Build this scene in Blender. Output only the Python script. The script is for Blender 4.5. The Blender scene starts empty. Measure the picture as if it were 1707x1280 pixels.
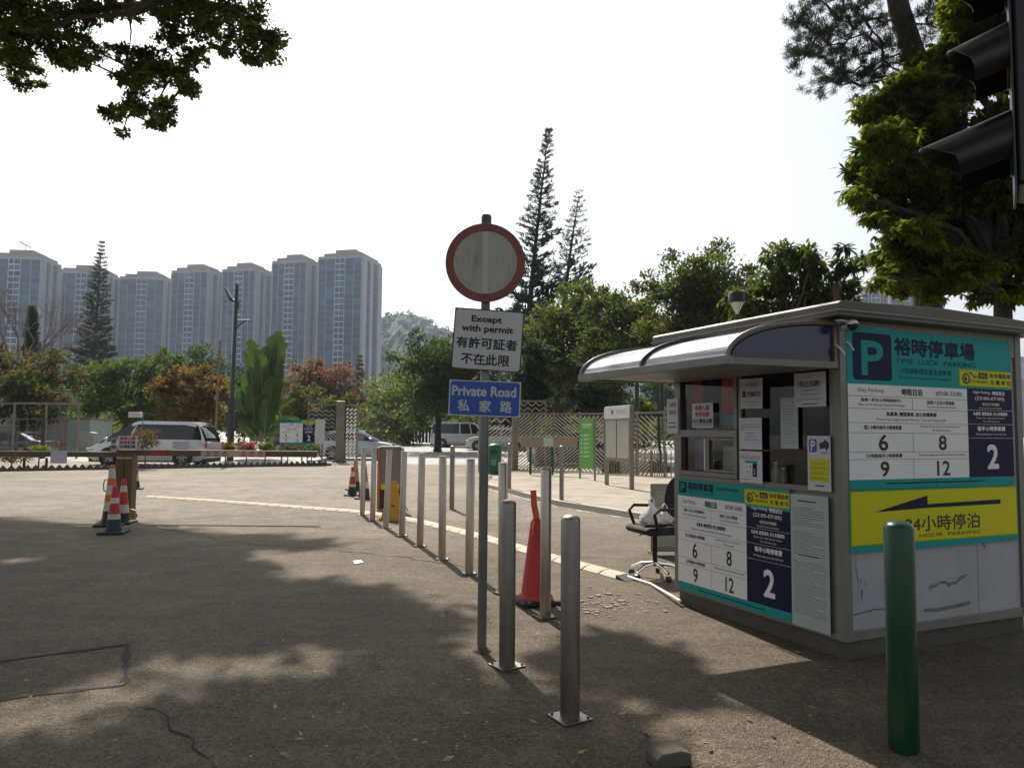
import bpy, math, random
import numpy as np
from mathutils import Vector, Matrix, Euler
rnd = random.Random(7); NR = np.random.default_rng(11)
SC = bpy.context.scene; COL = SC.collection
sin, cos, rad = math.sin, math.cos, math.radians

# ---------------------------------------------------------------- camera
CF = 1250.0; TH = rad(3.7); RO = rad(0.5); CH = 1.5      # focal length in photo pixels, pitch, roll, eye height
cam = bpy.data.cameras.new('camera'); co = bpy.data.objects.new('camera', cam); COL.objects.link(co)
cam.sensor_width = 36; cam.lens = 36*CF/1707; cam.clip_end = 6000; cam.clip_start = .05
fw = Vector((0, cos(TH), sin(TH))); up0 = Vector((0, -sin(TH), cos(TH))); rt0 = Vector((1, 0, 0))
rt = rt0*cos(RO)+up0*sin(RO); up = up0*cos(RO)-rt0*sin(RO)
co.matrix_world = Matrix(((rt.x, up.x, -fw.x, 0), (rt.y, up.y, -fw.y, 0), (rt.z, up.z, -fw.z, CH), (0, 0, 0, 1)))
SC.camera = co

def ray(px, py):
    x = (px-853.5)/CF; v = (640-py)/CF
    X = x*cos(RO)-v*sin(RO); U = x*sin(RO)+v*cos(RO)
    return X, cos(TH)-U*sin(TH), sin(TH)+U*cos(TH)
def G(px, py, z=0):                       # measured point on the ground (metres)
    r = ray(px, py); t = (z-CH)/r[2]; return r[0]*t, r[1]*t
def P(px, py, Y):                         # measured point at depth Y
    r = ray(px, py); t = Y/r[1]; return Vector((r[0]*t, Y, CH+r[2]*t))
def gz(y): return max(0.0, min(1.0, (y-34)*.011)) # the car park climbs gently away from the gate

# ---------------------------------------------------------------- world, sun, exposure
SUN_EL = rad(47.5); SUN_AZ = rad(-18)     # azimuth measured from +Y towards +X
S = Vector((sin(SUN_AZ)*cos(SUN_EL), cos(SUN_AZ)*cos(SUN_EL), sin(SUN_EL)))
W = bpy.data.worlds.new('World'); SC.world = W; W.use_nodes = True
wn = W.node_tree; wn.nodes.clear()
sky = wn.nodes.new('ShaderNodeTexSky'); sky.sky_type = 'NISHITA'; sky.sun_disc = False
sky.sun_elevation = SUN_EL; sky.sun_rotation = SUN_AZ; sky.dust_density = 3; sky.air_density = 1.2; sky.ozone_density = 1.0
hs = wn.nodes.new('ShaderNodeHueSaturation'); hs.inputs['Saturation'].default_value = .35
bg = wn.nodes.new('ShaderNodeBackground'); bg.inputs[1].default_value = .11
wo = wn.nodes.new('ShaderNodeOutputWorld')
wn.links.new(sky.outputs[0], hs.inputs['Color']); wn.links.new(hs.outputs[0], bg.inputs[0]); wn.links.new(bg.outputs[0], wo.inputs[0])
sl = bpy.data.lights.new('sun', 'SUN'); sl.energy = 5.0; sl.angle = rad(.55); sl.color = (1, .93, .82)
so = bpy.data.objects.new('sun', sl); COL.objects.link(so); so.rotation_euler = S.to_track_quat('Z', 'Y').to_euler(); so.location = S*60
SC.view_settings.view_transform = 'Standard'; SC.view_settings.look = 'None'; SC.view_settings.gamma = 1
SC.view_settings.use_curve_mapping = False; SC.view_settings.exposure = 0.5
SC.render.engine = 'CYCLES'
cy = SC.cycles; cy.max_bounces = 6; cy.diffuse_bounces = 3; cy.glossy_bounces = 3; cy.transmission_bounces = 4
cy.transparent_max_bounces = 10; cy.volume_bounces = 0; cy.use_denoising = True; cy.sample_clamp_indirect = 4

# ---------------------------------------------------------------- materials
MATS = {}
def mat(name, col, rough=.6, metal=0.0, var=.12, vs=3.0, bump=0.0, bs=60.0, spec=.5, trans=0.0, island=0.0, dirt=0.0, dirtcol=(.09, .07, .05), ds=1.5, stretch=(1, 1, 1), coat=0, objr=0, huevar=0):
    if name in MATS: return MATS[name]
    m = bpy.data.materials.new(name); m.use_nodes = True; n = m.node_tree; L = n.links.new
    b = n.nodes['Principled BSDF']; out = n.nodes['Material Output']
    b.inputs['Roughness'].default_value = rough; b.inputs['Metallic'].default_value = metal
    b.inputs['Specular IOR Level'].default_value = spec; b.inputs['Coat Weight'].default_value = coat
    tc = n.nodes.new('ShaderNodeTexCoord'); mp = n.nodes.new('ShaderNodeMapping'); L(tc.outputs['Object'], mp.inputs[0])
    mp.inputs['Scale'].default_value = stretch
    nz = n.nodes.new('ShaderNodeTexNoise'); nz.inputs['Scale'].default_value = vs; nz.inputs['Detail'].default_value = 6; nz.inputs['Roughness'].default_value = .65
    L(mp.outputs[0], nz.inputs[0])
    mr = n.nodes.new('ShaderNodeMapRange'); mr.inputs[3].default_value = 1-var*1.6; mr.inputs[4].default_value = 1+var*1.6; mr.inputs[1].default_value = .2; mr.inputs[2].default_value = .8
    L(nz.outputs[0], mr.inputs[0])
    src = mr.outputs[0]
    if island:
        ge = n.nodes.new('ShaderNodeNewGeometry'); m2 = n.nodes.new('ShaderNodeMapRange'); m2.inputs[3].default_value = 1-island; m2.inputs[4].default_value = 1+island
        L(ge.outputs['Random Per Island'], m2.inputs[0]); mu = n.nodes.new('ShaderNodeMath'); mu.operation = 'MULTIPLY'; L(src, mu.inputs[0]); L(m2.outputs[0], mu.inputs[1]); src = mu.outputs[0]
    if objr:
        oi = n.nodes.new('ShaderNodeObjectInfo'); m4 = n.nodes.new('ShaderNodeMapRange'); m4.inputs[3].default_value = 1-objr; m4.inputs[4].default_value = 1+objr*2
        pw = n.nodes.new('ShaderNodeMath'); pw.operation = 'POWER'; pw.inputs[1].default_value = 2.2; L(oi.outputs['Random'], pw.inputs[0]); L(pw.outputs[0], m4.inputs[0]); mu2 = n.nodes.new('ShaderNodeMath'); mu2.operation = 'MULTIPLY'; L(src, mu2.inputs[0]); L(m4.outputs[0], mu2.inputs[1]); src = mu2.outputs[0]
    vm = n.nodes.new('ShaderNodeVectorMath'); vm.operation = 'SCALE'; vm.inputs[0].default_value = col; L(src, vm.inputs['Scale'])
    csrc = vm.outputs[0]
    if huevar:
        h = n.nodes.new('ShaderNodeHueSaturation'); m3 = n.nodes.new('ShaderNodeMapRange'); m3.inputs[3].default_value = .5-huevar; m3.inputs[4].default_value = .5+huevar
        sp = n.nodes.new('ShaderNodeMath'); sp.operation = 'FRACT'; s2 = n.nodes.new('ShaderNodeMath'); s2.operation = 'MULTIPLY'; s2.inputs[1].default_value = 7.3
        L(ge.outputs['Random Per Island'], s2.inputs[0]); L(s2.outputs[0], sp.inputs[0]); L(sp.outputs[0], m3.inputs[0]); L(m3.outputs[0], h.inputs['Hue']); L(csrc, h.inputs['Color']); csrc = h.outputs[0]
    if dirt:
        n2 = n.nodes.new('ShaderNodeTexNoise'); n2.inputs['Scale'].default_value = ds; n2.inputs['Detail'].default_value = 9; n2.inputs['Roughness'].default_value = .7
        L(mp.outputs[0], n2.inputs[0]); r2 = n.nodes.new('ShaderNodeMapRange'); r2.inputs[1].default_value = .48; r2.inputs[2].default_value = .72; r2.inputs[4].default_value = dirt
        L(n2.outputs[0], r2.inputs[0]); mx = n.nodes.new('ShaderNodeMix'); mx.data_type = 'RGBA'; L(r2.outputs[0], mx.inputs[0]); L(csrc, mx.inputs[6]); mx.inputs[7].default_value = (*dirtcol, 1); csrc = mx.outputs[2]
        a = n.nodes.new('ShaderNodeMath'); a.operation = 'MULTIPLY_ADD'; L(r2.outputs[0], a.inputs[0]); a.inputs[1].default_value = .35; a.inputs[2].default_value = rough; a.use_clamp = True; L(a.outputs[0], b.inputs['Roughness'])
    L(csrc, b.inputs['Base Color'])
    if bump:
        nb = n.nodes.new('ShaderNodeTexNoise'); nb.inputs['Scale'].default_value = bs; nb.inputs['Detail'].default_value = 5; L(mp.outputs[0], nb.inputs[0])
        bp = n.nodes.new('ShaderNodeBump'); bp.inputs['Strength'].default_value = bump; bp.inputs['Distance'].default_value = .01; L(nb.outputs[0], bp.inputs['Height']); L(bp.outputs[0], b.inputs['Normal'])
    if trans:
        t = n.nodes.new('ShaderNodeBsdfTranslucent'); mx2 = n.nodes.new('ShaderNodeMixShader'); mx2.inputs[0].default_value = trans
        tv = n.nodes.new('ShaderNodeVectorMath'); tv.operation = 'MULTIPLY'; tv.inputs[1].default_value = (1.5, 1.45, .6); L(csrc, tv.inputs[0]); L(tv.outputs[0], t.inputs[0])
        L(b.outputs[0], mx2.inputs[1]); L(t.outputs[0], mx2.inputs[2]); L(mx2.outputs[0], out.inputs[0])
    MATS[name] = m; return m
def glassmat(name, tint, refl=.12, opac=.0, rough=.02):
    if name in MATS: return MATS[name]
    m = bpy.data.materials.new(name); m.use_nodes = True; n = m.node_tree; L = n.links.new; n.nodes.clear()
    o = n.nodes.new('ShaderNodeOutputMaterial'); t = n.nodes.new('ShaderNodeBsdfTransparent'); t.inputs[0].default_value = (*tint, 1)
    g = n.nodes.new('ShaderNodeBsdfGlossy'); g.inputs['Roughness'].default_value = rough; g.inputs[0].default_value = (.9, .9, .9, 1)
    f0 = n.nodes.new('ShaderNodeLayerWeight'); f0.inputs[0].default_value = .5; f = n.nodes.new('ShaderNodeMath'); f.operation = 'POWER'; f.inputs[1].default_value = 5; L(f0.outputs['Facing'], f.inputs[0]); a = n.nodes.new('ShaderNodeMath'); a.operation = 'MULTIPLY_ADD'; a.inputs[1].default_value = .8; a.inputs[2].default_value = refl; a.use_clamp = True
    mx = n.nodes.new('ShaderNodeMixShader'); L(f.outputs[0], a.inputs[0]); L(a.outputs[0], mx.inputs[0]); L(t.outputs[0], mx.inputs[1]); L(g.outputs[0], mx.inputs[2]); L(mx.outputs[0], o.inputs[0])
    MATS[name] = m; return m

steel = mat('stainless_steel', (.42, .37, .31), .3, 1, .08, 8, bump=.03, bs=30, stretch=(1, 1, .15), dirt=.4, dirtcol=(.22, .17, .12), ds=4)
steel_d = mat('dull_steel', (.26, .24, .22), .38, 1, .12, 6, dirt=.5, dirtcol=(.12, .1, .08), ds=5, stretch=(1, 1, .25))
galv = mat('galvanised_pole', (.2, .2, .19), .5, .6, .35, 4, stretch=(1, 1, .3), dirt=.7, dirtcol=(.05, .06, .06), ds=3)
alum = mat('booth_aluminium', (.2, .18, .155), .45, .5, .1, 5, dirt=.3, dirtcol=(.16, .13, .1), ds=3)
alum2 = mat('booth_grey_frame', (.2, .2, .18), .45, .2, .1, 4, dirt=.35, dirtcol=(.14, .12, .1), ds=2.5, stretch=(1, 1, .4))
wpanel = mat('scuffed_white_panel', (.36, .37, .4), .5, 0, .1, 2, dirt=.35, dirtcol=(.22, .21, .2), ds=1.4)
concrete = mat('stained_concrete', (.1, .088, .07), .9, 0, .25, 4, bump=.4, bs=40, dirt=.6, dirtcol=(.07, .06, .05), ds=2)
conc_l = mat('pale_concrete', (.4, .38, .34), .85, 0, .2, 2, bump=.2, bs=40, dirt=.5, dirtcol=(.15, .13, .11), ds=1)
black = mat('black_plastic', (.018, .018, .02), .45, 0, .2, 6, bump=.02)
rubber = mat('black_rubber', (.025, .025, .027), .75, 0, .3, 6, dirt=.4, dirtcol=(.12, .11, .1))
darkmetal = mat('dark_painted_metal', (.03, .035, .035), .4, .2, .2, 5)
darkgrey = mat('dark_grey_paint', (.07, .07, .07), .5, 0, .2, 5)
wpaint = mat('white_paint', (.74, .74, .73), .4, 0, .05, 4, dirt=.15, dirtcol=(.35, .33, .3))
white = mat('white_print', (.8, .8, .8), .55, 0, .02, spec=.25)
signwhite = mat('sign_face_white', (.56, .56, .57), .45, 0, .06, 6, dirt=.2, dirtcol=(.3, .29, .26))
discwhite = mat('sign_disc_weathered', (.4, .39, .34), .5, 0, .08, 3, dirt=.8, dirtcol=(.15, .16, .1), ds=8, stretch=(2.2, 1, .35))
signred = mat('sign_red_faded', (.22, .06, .045), .5, 0, .12, 6, dirt=.3, dirtcol=(.2, .1, .08))
signblue = mat('sign_blue', (.02, .08, .42), .4, 0, .05)
ink = mat('black_ink', (.012, .014, .018), .5, 0, 0)
redink = mat('red_ink', (.4, .02, .03), .5, 0, 0)
navy = mat('navy_print', (.007, .01, .045), .5, 0, .04, spec=.2)
teal = mat('teal_print', (.01, .3, .29), .5, 0, .05, spec=.2)
tagyel = mat('yellow_print', (.6, .58, .012), .5, 0, .04, spec=.2)
paper = mat('paper_white', (.6, .59, .66), .6, 0, .04)
papergrey = mat('paper_pale_green', (.42, .47, .45), .6, 0, .04)
printline = mat('grey_fine_print', (.22, .23, .27), .6, 0, .1)
green = mat('bollard_green_paint', (.002, .045, .017), .3, 0, .1, 5, coat=.15, bump=.03, bs=20)
bingreen = mat('bin_green', (.01, .13, .06), .4, 0, .1)
signgreen = mat('sign_green', (.1, .34, .04), .45, 0, .05)
orange = mat('cone_orange', (.75, .14, .03), .5, 0, .1, 5, dirt=.2)
conered = mat('cone_red', (.5, .035, .03), .45, 0, .1, 5, dirt=.25, dirtcol=(.25, .06, .05))
conewhite = mat('cone_white_band', (.6, .58, .52), .5, 0, .1, 5, dirt=.3, dirtcol=(.3, .27, .22))
brownm = mat('brown_cabinet', (.13, .085, .045), .5, .2, .2, 3, dirt=.4, dirtcol=(.06, .045, .03))
tan = mat('tan_board', (.3, .23, .17), .6, 0, .12, 3, dirt=.3)
purple = mat('purple_acrylic', (.035, .03, .085), .12, 0, .15, 2, dirt=.2, dirtcol=(.09, .09, .12))
canopym = mat('canopy_acrylic', (.3, .29, .34), .13, 0, .08, 1.5, spec=1.0, coat=1.0, dirt=.35, dirtcol=(.22, .21, .22), ds=1.2)
glass = glassmat('window_glass', (.9, .92, .92), .02)
carglass = mat('car_glass', (.01, .011, .014), .06, 0, 0, spec=.8)
chrome = mat('chrome', (.7, .7, .7), .12, 1, .02)
bark = mat('bark', (.1, .075, .055), .9, 0, .35, 5, bump=.8, bs=20, stretch=(1, 1, .3))
bark_d = mat('bark_dark', (.035, .028, .024), .95, 0, .3, 5, bump=.6, bs=20)

# ---------------------------------------------------------------- mesh helpers
def tagit(o, label=None, cat=None, group=None, kind=None):
    if label: o['label'] = label
    if cat: o['category'] = cat
    if group: o['group'] = group
    if kind: o['kind'] = kind
    return o
def empty(name, loc=(0, 0, 0), rz=0, label=None, cat=None, group=None):
    o = bpy.data.objects.new(name, None); COL.objects.link(o); o.location = loc; o.rotation_euler = (0, 0, rz); o.empty_display_size = .1
    return tagit(o, label, cat, group)
def link(name, me, m=None, parent=None):
    if m is not None and not me.materials: me.materials.append(m)
    o = bpy.data.objects.new(name, me); COL.objects.link(o)
    if parent is not None: o.parent = parent
    return o
class MB:
    def __init__(s): s.v = []; s.f = []
    def add(s, vs, fs):
        k = len(s.v); s.v += [tuple(q) for q in vs]; s.f += [tuple(i+k for i in f) for f in fs]; return s
    def box(s, x0, y0, z0, x1, y1, z1):
        return s.add([(x0, y0, z0), (x1, y0, z0), (x1, y1, z0), (x0, y1, z0), (x0, y0, z1), (x1, y0, z1), (x1, y1, z1), (x0, y1, z1)],
                     [(3, 2, 1, 0), (4, 5, 6, 7), (0, 1, 5, 4), (1, 2, 6, 5), (2, 3, 7, 6), (3, 0, 4, 7)])
    def prism(s, poly, a0, a1, axis='y'):      # poly in (x,z) extruded along y; 'x': poly (y,z); 'z': poly (x,y)
        n = len(poly)
        f3 = {'y': lambda p, a: (p[0], a, p[1]), 'x': lambda p, a: (a, p[0], p[1]), 'z': lambda p, a: (p[0], p[1], a)}[axis]
        vs = [f3(p, a0) for p in poly]+[f3(p, a1) for p in poly]
        fs = [tuple(range(n-1, -1, -1)), tuple(range(n, 2*n))]+[(i, (i+1) % n, n+(i+1) % n, n+i) for i in range(n)]
        return s.add(vs, fs)
    def tube(s, p0, p1, r0, r1=None, n=10, cap=True): return s.path([p0, p1], [r0, r0 if r1 is None else r1], n, cap)
    def path(s, pts, rs, n=8, cap=True):
        pts = [Vector(p) for p in pts]
        if not isinstance(rs, (list, tuple)): rs = [rs]*len(pts)
        k = len(s.v); prev = None
        for i, p in enumerate(pts):
            d = (pts[min(i+1, len(pts)-1)]-pts[max(i-1, 0)]).normalized()
            if prev is None:
                a = Vector((0, 0, 1)) if abs(d.z) < .9 else Vector((1, 0, 0)); u = d.cross(a).normalized()
            else: u = (prev-d*prev.dot(d)).normalized()
            prev = u; w = d.cross(u)
            for j in range(n):
                t = 2*math.pi*j/n; s.v.append(tuple(p+(u*cos(t)+w*sin(t))*rs[i]))
        for i in range(len(pts)-1):
            for j in range(n):
                s.f.append((k+i*n+j, k+i*n+(j+1) % n, k+(i+1)*n+(j+1) % n, k+(i+1)*n+j))
        if cap: s.f.append(tuple(k+j for j in range(n-1, -1, -1))); e = k+(len(pts)-1)*n; s.f.append(tuple(e+j for j in range(n)))
        return s
    def lathe(s, prof, n=20, c=(0, 0, 0)):      # prof (r,z)
        k = len(s.v)
        for r, z in prof:
            for j in range(n):
                t = 2*math.pi*j/n; s.v.append((c[0]+r*cos(t), c[1]+r*sin(t), c[2]+z))
        for i in range(len(prof)-1):
            for j in range(n): s.f.append((k+i*n+j, k+i*n+(j+1) % n, k+(i+1)*n+(j+1) % n, k+(i+1)*n+j))
        s.f.append(tuple(k+j for j in range(n-1, -1, -1))); e = k+(len(prof)-1)*n; s.f.append(tuple(e+j for j in range(n)))
        return s
    def build(s, name, m, parent=None, smooth=False, bevel=0, loc=None, rot=None):
        me = bpy.data.meshes.new(name); me.from_pydata(s.v, [], s.f); me.update(); me.materials.append(m)
        if smooth:
            me.polygons.foreach_set('use_smooth', [True]*len(me.polygons)); me.set_sharp_from_angle(angle=rad(38))
        o = bpy.data.objects.new(name, me); COL.objects.link(o)
        if parent is not None: o.parent = parent
        if loc: o.location = loc
        if rot: o.rotation_euler = rot
        if bevel:
            b = o.modifiers.new('bevel', 'BEVEL'); b.width = bevel; b.segments = 2; b.limit_method = 'ANGLE'; b.angle_limit = rad(40)
        return o
def box(name, m, parent, x0, y0, z0, x1, y1, z1, bevel=0): return MB().box(x0, y0, z0, x1, y1, z1).build(name, m, parent, bevel=bevel)
def fast_mesh(name, V, k=4):                 # V: (N*k,3) array of separate k-gons
    V = np.asarray(V, dtype=np.float32); nf = len(V)//k
    me = bpy.data.meshes.new(name); me.vertices.add(len(V)); me.vertices.foreach_set('co', V.ravel())
    me.loops.add(len(V)); me.loops.foreach_set('vertex_index', np.arange(len(V), dtype=np.int32))
    me.polygons.add(nf); me.polygons.foreach_set('loop_start', np.arange(nf, dtype=np.int32)*k); me.update(calc_edges=True); return me
def copy_tree(o, parent=None):
    c = o.copy(); COL.objects.link(c); c.parent = parent
    for ch in list(o.children): copy_tree(ch, c)
    return c
def place(o, loc, rz=0, label=None):
    o.location = loc; o.rotation_euler = (o.rotation_euler[0], o.rotation_euler[1], rz)
    if label: o['label'] = label
    return o

TXT = {}
def text_np(s):
    k = s
    if k in TXT: return TXT[k]
    cu = bpy.data.curves.new('t', 'FONT'); cu.body = s; cu.size = 1; cu.resolution_u = 3; cu.fill_mode = 'BOTH'
    ob = bpy.data.objects.new('t', cu); COL.objects.link(ob); bpy.context.view_layer.update()
    me = bpy.data.meshes.new_from_object(ob.evaluated_get(bpy.context.evaluated_depsgraph_get()))
    v = np.array([tuple(x.co)[:2] for x in me.vertices]) if len(me.vertices) else np.zeros((1, 2)); f = [tuple(p.vertices) for p in me.polygons]
    bpy.data.objects.remove(ob); bpy.data.curves.remove(cu); bpy.data.meshes.remove(me)
    mn = v.min(0); mxx = v.max(0); v = (v-mn)/np.maximum(mxx-mn, 1e-6); TXT[k] = (v, f); return TXT[k]
class Board:
    """a flat board: local x to the right, y up, z out of the face; u,v fractions, v downwards"""
    def __init__(s, name, label, cat, w, h, m, M, thick=.006, group=None, bevel=0, part='panel', root=None):
        s.w, s.h = w, h; s.parts = {}
        if root is None:
            s.root = bpy.data.objects.new(name, None); COL.objects.link(s.root); s.root.matrix_world = M; tagit(s.root, label, cat, group)
            s.base = None
        else: s.root = root
        s.M = Matrix() if root is None else M
        mb = MB().box(0, 0, -thick, w, h, 0)
        s.own(mb, part, m, bevel)
    def own(s, mb, name, m, bevel=0):
        mb.v = [tuple(s.M @ Vector(v)) for v in mb.v]; return mb.build(name, m, s.root, bevel=bevel)
    def _g(s, part, m, layer):
        return s.parts.setdefault((part, m.name), (MB(), m, layer))
    def rect(s, part, u0, v0, u1, v1, m, layer=1, rr=0):
        mb, _, ly = s._g(part, m, layer); z = .0012*ly; x0, x1, y0, y1 = u0*s.w, u1*s.w, s.h*(1-v1), s.h*(1-v0)
        if rr:
            pts = []
            for cx, cy_, a in ((x1-rr, y1-rr, 0), (x0+rr, y1-rr, 90), (x0+rr, y0+rr, 180), (x1-rr, y0+rr, 270)):
                for k in range(5): t = rad(a+22.5*k); pts.append((cx+rr*cos(t), cy_+rr*sin(t), z))
            mb.add(pts, [tuple(range(20))])
        else: mb.add([(x0, y0, z), (x1, y0, z), (x1, y1, z), (x0, y1, z)], [(0, 1, 2, 3)])
    def poly(s, part, uv, m, layer=1):
        mb, _, ly = s._g(part, m, layer); z = .0012*ly; mb.add([(u*s.w, s.h*(1-v), z) for u, v in uv], [tuple(range(len(uv)))])
    def text(s, part, t, u0, v0, u1, v1, m, layer=2, bold=.012):
        mb, _, ly = s._g(part, m, layer); z = .0012*ly; V, F = text_np(t)
        x0, x1, y0, y1 = u0*s.w, u1*s.w, s.h*(1-v1), s.h*(1-v0); e = min((x1-x0)/max(1, len(t)), (y1-y0))*bold*1.3
        sh = [(0, 0)] if bold < .011 else [(-e, 0), (e, 0), (0, -e), (0, e)]
        if bold > .025: sh += [(-e*.7, -e*.7), (e*.7, e*.7), (e*.7, -e*.7), (-e*.7, e*.7)]
        for i, (dx, dy) in enumerate(sh): mb.add([(x0+a*(x1-x0)+dx, y0+b*(y1-y0)+dy, z+i*.00012) for a, b in V], F)
    def done(s):
        for (p, _), (mb, m, ly) in s.parts.items(): s.own(mb, p, m)
        return s.root
def basis(o, x, n):                           # matrix with local x, z=n (outward), y=up
    x = Vector(x).normalized(); n = Vector(n).normalized(); y = n.cross(x)
    M = Matrix((( x.x, y.x, n.x, o[0]), (x.y, y.y, n.y, o[1]), (x.z, y.z, n.z, o[2]), (0, 0, 0, 1))); return M

# ================================================================ GROUND
def ground_material():
    m = bpy.data.materials.new('ground_asphalt'); m.use_nodes = True; n = m.node_tree; L = n.links.new; b = n.nodes['Principled BSDF']
    geo = n.nodes.new('ShaderNodeNewGeometry'); sx = n.nodes.new('ShaderNodeSeparateXYZ'); L(geo.outputs['Position'], sx.inputs[0])
    def noise(sc, det=5, ro=.6, v=None):
        q = n.nodes.new('ShaderNodeTexNoise'); q.inputs['Scale'].default_value = sc; q.inputs['Detail'].default_value = det; q.inputs['Roughness'].default_value = ro
        L(v or geo.outputs['Position'], q.inputs[0]); return q.outputs[0]
    def rng(x, a, b_, c, d):
        q = n.nodes.new('ShaderNodeMapRange'); q.inputs[1].default_value = a; q.inputs[2].default_value = b_; q.inputs[3].default_value = c; q.inputs[4].default_value = d; L(x, q.inputs[0]); return q.outputs[0]
    def mix(f, a, b_, blend='MIX'):
        q = n.nodes.new('ShaderNodeMix'); q.data_type = 'RGBA'; q.blend_type = blend
        (L(f, q.inputs[0]) if not isinstance(f, float) else setattr(q.inputs[0], 'default_value', f))
        for i, x in ((6, a), (7, b_)):
            if isinstance(x, tuple): q.inputs[i].default_value = (*x, 1)
            else: L(x, q.inputs[i])
        return q.outputs[2]
    def math_(op, a, b_):
        q = n.nodes.new('ShaderNodeMath'); q.operation = op
        for i, x in enumerate((a, b_)):
            if isinstance(x, (int, float)): q.inputs[i].default_value = x
            else: L(x, q.inputs[i])
        return q.outputs[0]
    big = noise(.35, 5, .6); mid = noise(2.2, 7, .7)
    mp = n.nodes.new('ShaderNodeMapping'); mp.inputs['Scale'].default_value = (1, 7, 1); L(geo.outputs['Position'], mp.inputs[0])
    streak = noise(.9, 6, .7, mp.outputs[0])
    vor = n.nodes.new('ShaderNodeTexVoronoi'); vor.inputs['Scale'].default_value = 95; L(geo.outputs['Position'], vor.inputs[0])
    vor2 = n.nodes.new('ShaderNodeTexVoronoi'); vor2.inputs['Scale'].default_value = 34; L(geo.outputs['Position'], vor2.inputs[0])
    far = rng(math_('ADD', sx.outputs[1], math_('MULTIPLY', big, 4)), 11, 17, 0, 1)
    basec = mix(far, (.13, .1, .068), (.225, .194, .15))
    lot = rng(sx.outputs[1], 34, 35.5, 0, 1)
    basec = mix(lot, basec, (.42, .41, .385))
    t = math_('MULTIPLY', rng(mid, .3, .7, .72, 1.25), rng(streak, .3, .7, .8, 1.18)); t = math_('MULTIPLY', t, rng(big, .3, .7, .72, 1.22))
    spe = math_('MULTIPLY', rng(vor.outputs['Color'], 0, 1, .5, 1.5), rng(vor2.outputs['Color'], 0, 1, .72, 1.28)); t = math_('MULTIPLY', t, spe)
    vm = n.nodes.new('ShaderNodeVectorMath'); vm.operation = 'SCALE'; L(basec, vm.inputs[0]); L(t, vm.inputs['Scale'])
    grit = rng(noise(55, 3, .7), .58, .68, 0, .55)
    c = mix(grit, vm.outputs[0], (.42, .36, .28))
    stain = rng(noise(.8, 8, .75), .56, .72, 0, .6); c = mix(stain, c, (.065, .055, .048))
    L(c, b.inputs['Base Color']); b.inputs['Roughness'].default_value = .8; b.inputs['Specular IOR Level'].default_value = .35
    h = math_('ADD', math_('MULTIPLY', vor.outputs['Distance'], 1.0), math_('MULTIPLY', mid, 2.0)); h = math_('ADD', h, math_('MULTIPLY', noise(160, 2), .8)); h = math_('ADD', h, math_('MULTIPLY', streak, 1.5))
    bp = n.nodes.new('ShaderNodeBump'); bp.inputs['Strength'].default_value = .8; bp.inputs['Distance'].default_value = .016; L(h, bp.inputs['Height']); L(bp.outputs[0], b.inputs['Normal'])
    return m
gm = ground_material()
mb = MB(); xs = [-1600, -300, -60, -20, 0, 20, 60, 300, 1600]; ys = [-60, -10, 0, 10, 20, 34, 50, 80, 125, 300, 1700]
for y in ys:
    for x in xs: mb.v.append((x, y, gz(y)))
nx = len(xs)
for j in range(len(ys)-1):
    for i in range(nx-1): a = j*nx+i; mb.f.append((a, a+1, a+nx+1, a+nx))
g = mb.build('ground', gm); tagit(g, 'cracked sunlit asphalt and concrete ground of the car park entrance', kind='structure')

def ribbon(pts, w, z=.004, jag=.02, seg=.08, seed=1):
    r = random.Random(seed); P_ = []
    for a, b in zip(pts[:-1], pts[1:]):
        a = Vector((*a, 0)); b = Vector((*b, 0)); n = max(2, int((b-a).length/seg))
        for i in range(n): P_.append(a.lerp(b, i/n))
    P_.append(Vector((*pts[-1], 0)))
    m = MB(); off = 0; L_ = len(P_)
    for i, p in enumerate(P_):
        d = (P_[min(i+1, L_-1)]-P_[max(i-1, 0)]).normalized(); nrm = Vector((-d.y, d.x, 0)); off = off*.8+r.uniform(-jag, jag)
        ww = w*r.uniform(.25, 1.2)*(1 if 2 < i < L_-3 else .4); m.v += [tuple(p+nrm*(off+ww)+Vector((0, 0, z))), tuple(p+nrm*(off-ww)+Vector((0, 0, z)))]
    m.f = [(2*i, 2*i+1, 2*i+3, 2*i+2) for i in range(L_-1)]; return m
crackm = mat('crack_shadow_fill', (.03, .026, .022), 1, 0, .2)
def gp(l): return [G(*p) for p in l]
for k, (pts, w, jag, lab) in enumerate([
    ([(0, 862), (200, 868), (370, 900), (430, 908), (560, 918), (700, 934), (800, 946)], .011, .05, 'long jagged crack running across the driveway towards the bollards'),
    ([(225, 1160), (275, 1195), (310, 1225), (330, 1270), (345, 1300)], .006, .045, 'short wandering crack running down from the corner of the rectangular patch'),
    ([(800, 946), (900, 958), (1000, 962)], .01, .03, 'thin crack continuing past the sign pole towards the ramp'),
    ([(225, 872), (330, 864), (480, 856), (600, 850)], .01, .02, 'thin straight joint in the driveway beyond the shade')]):
    tagit(ribbon(gp(pts), w, jag=jag, seed=k+3).build('crack', crackm), lab, kind='structure')
patch = mat('patch_joint', (.03, .027, .024), .95, 0, .2)
q = gp([(-120, 1118), (213, 1074), (208, 1142), (-120, 1180)])
tagit(ribbon(q[:3]+[q[3]], .026, jag=.003, seed=9).build('patch_joint', patch), 'dark joint outlining the rectangular reinstated patch at lower left', kind='structure')
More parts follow.
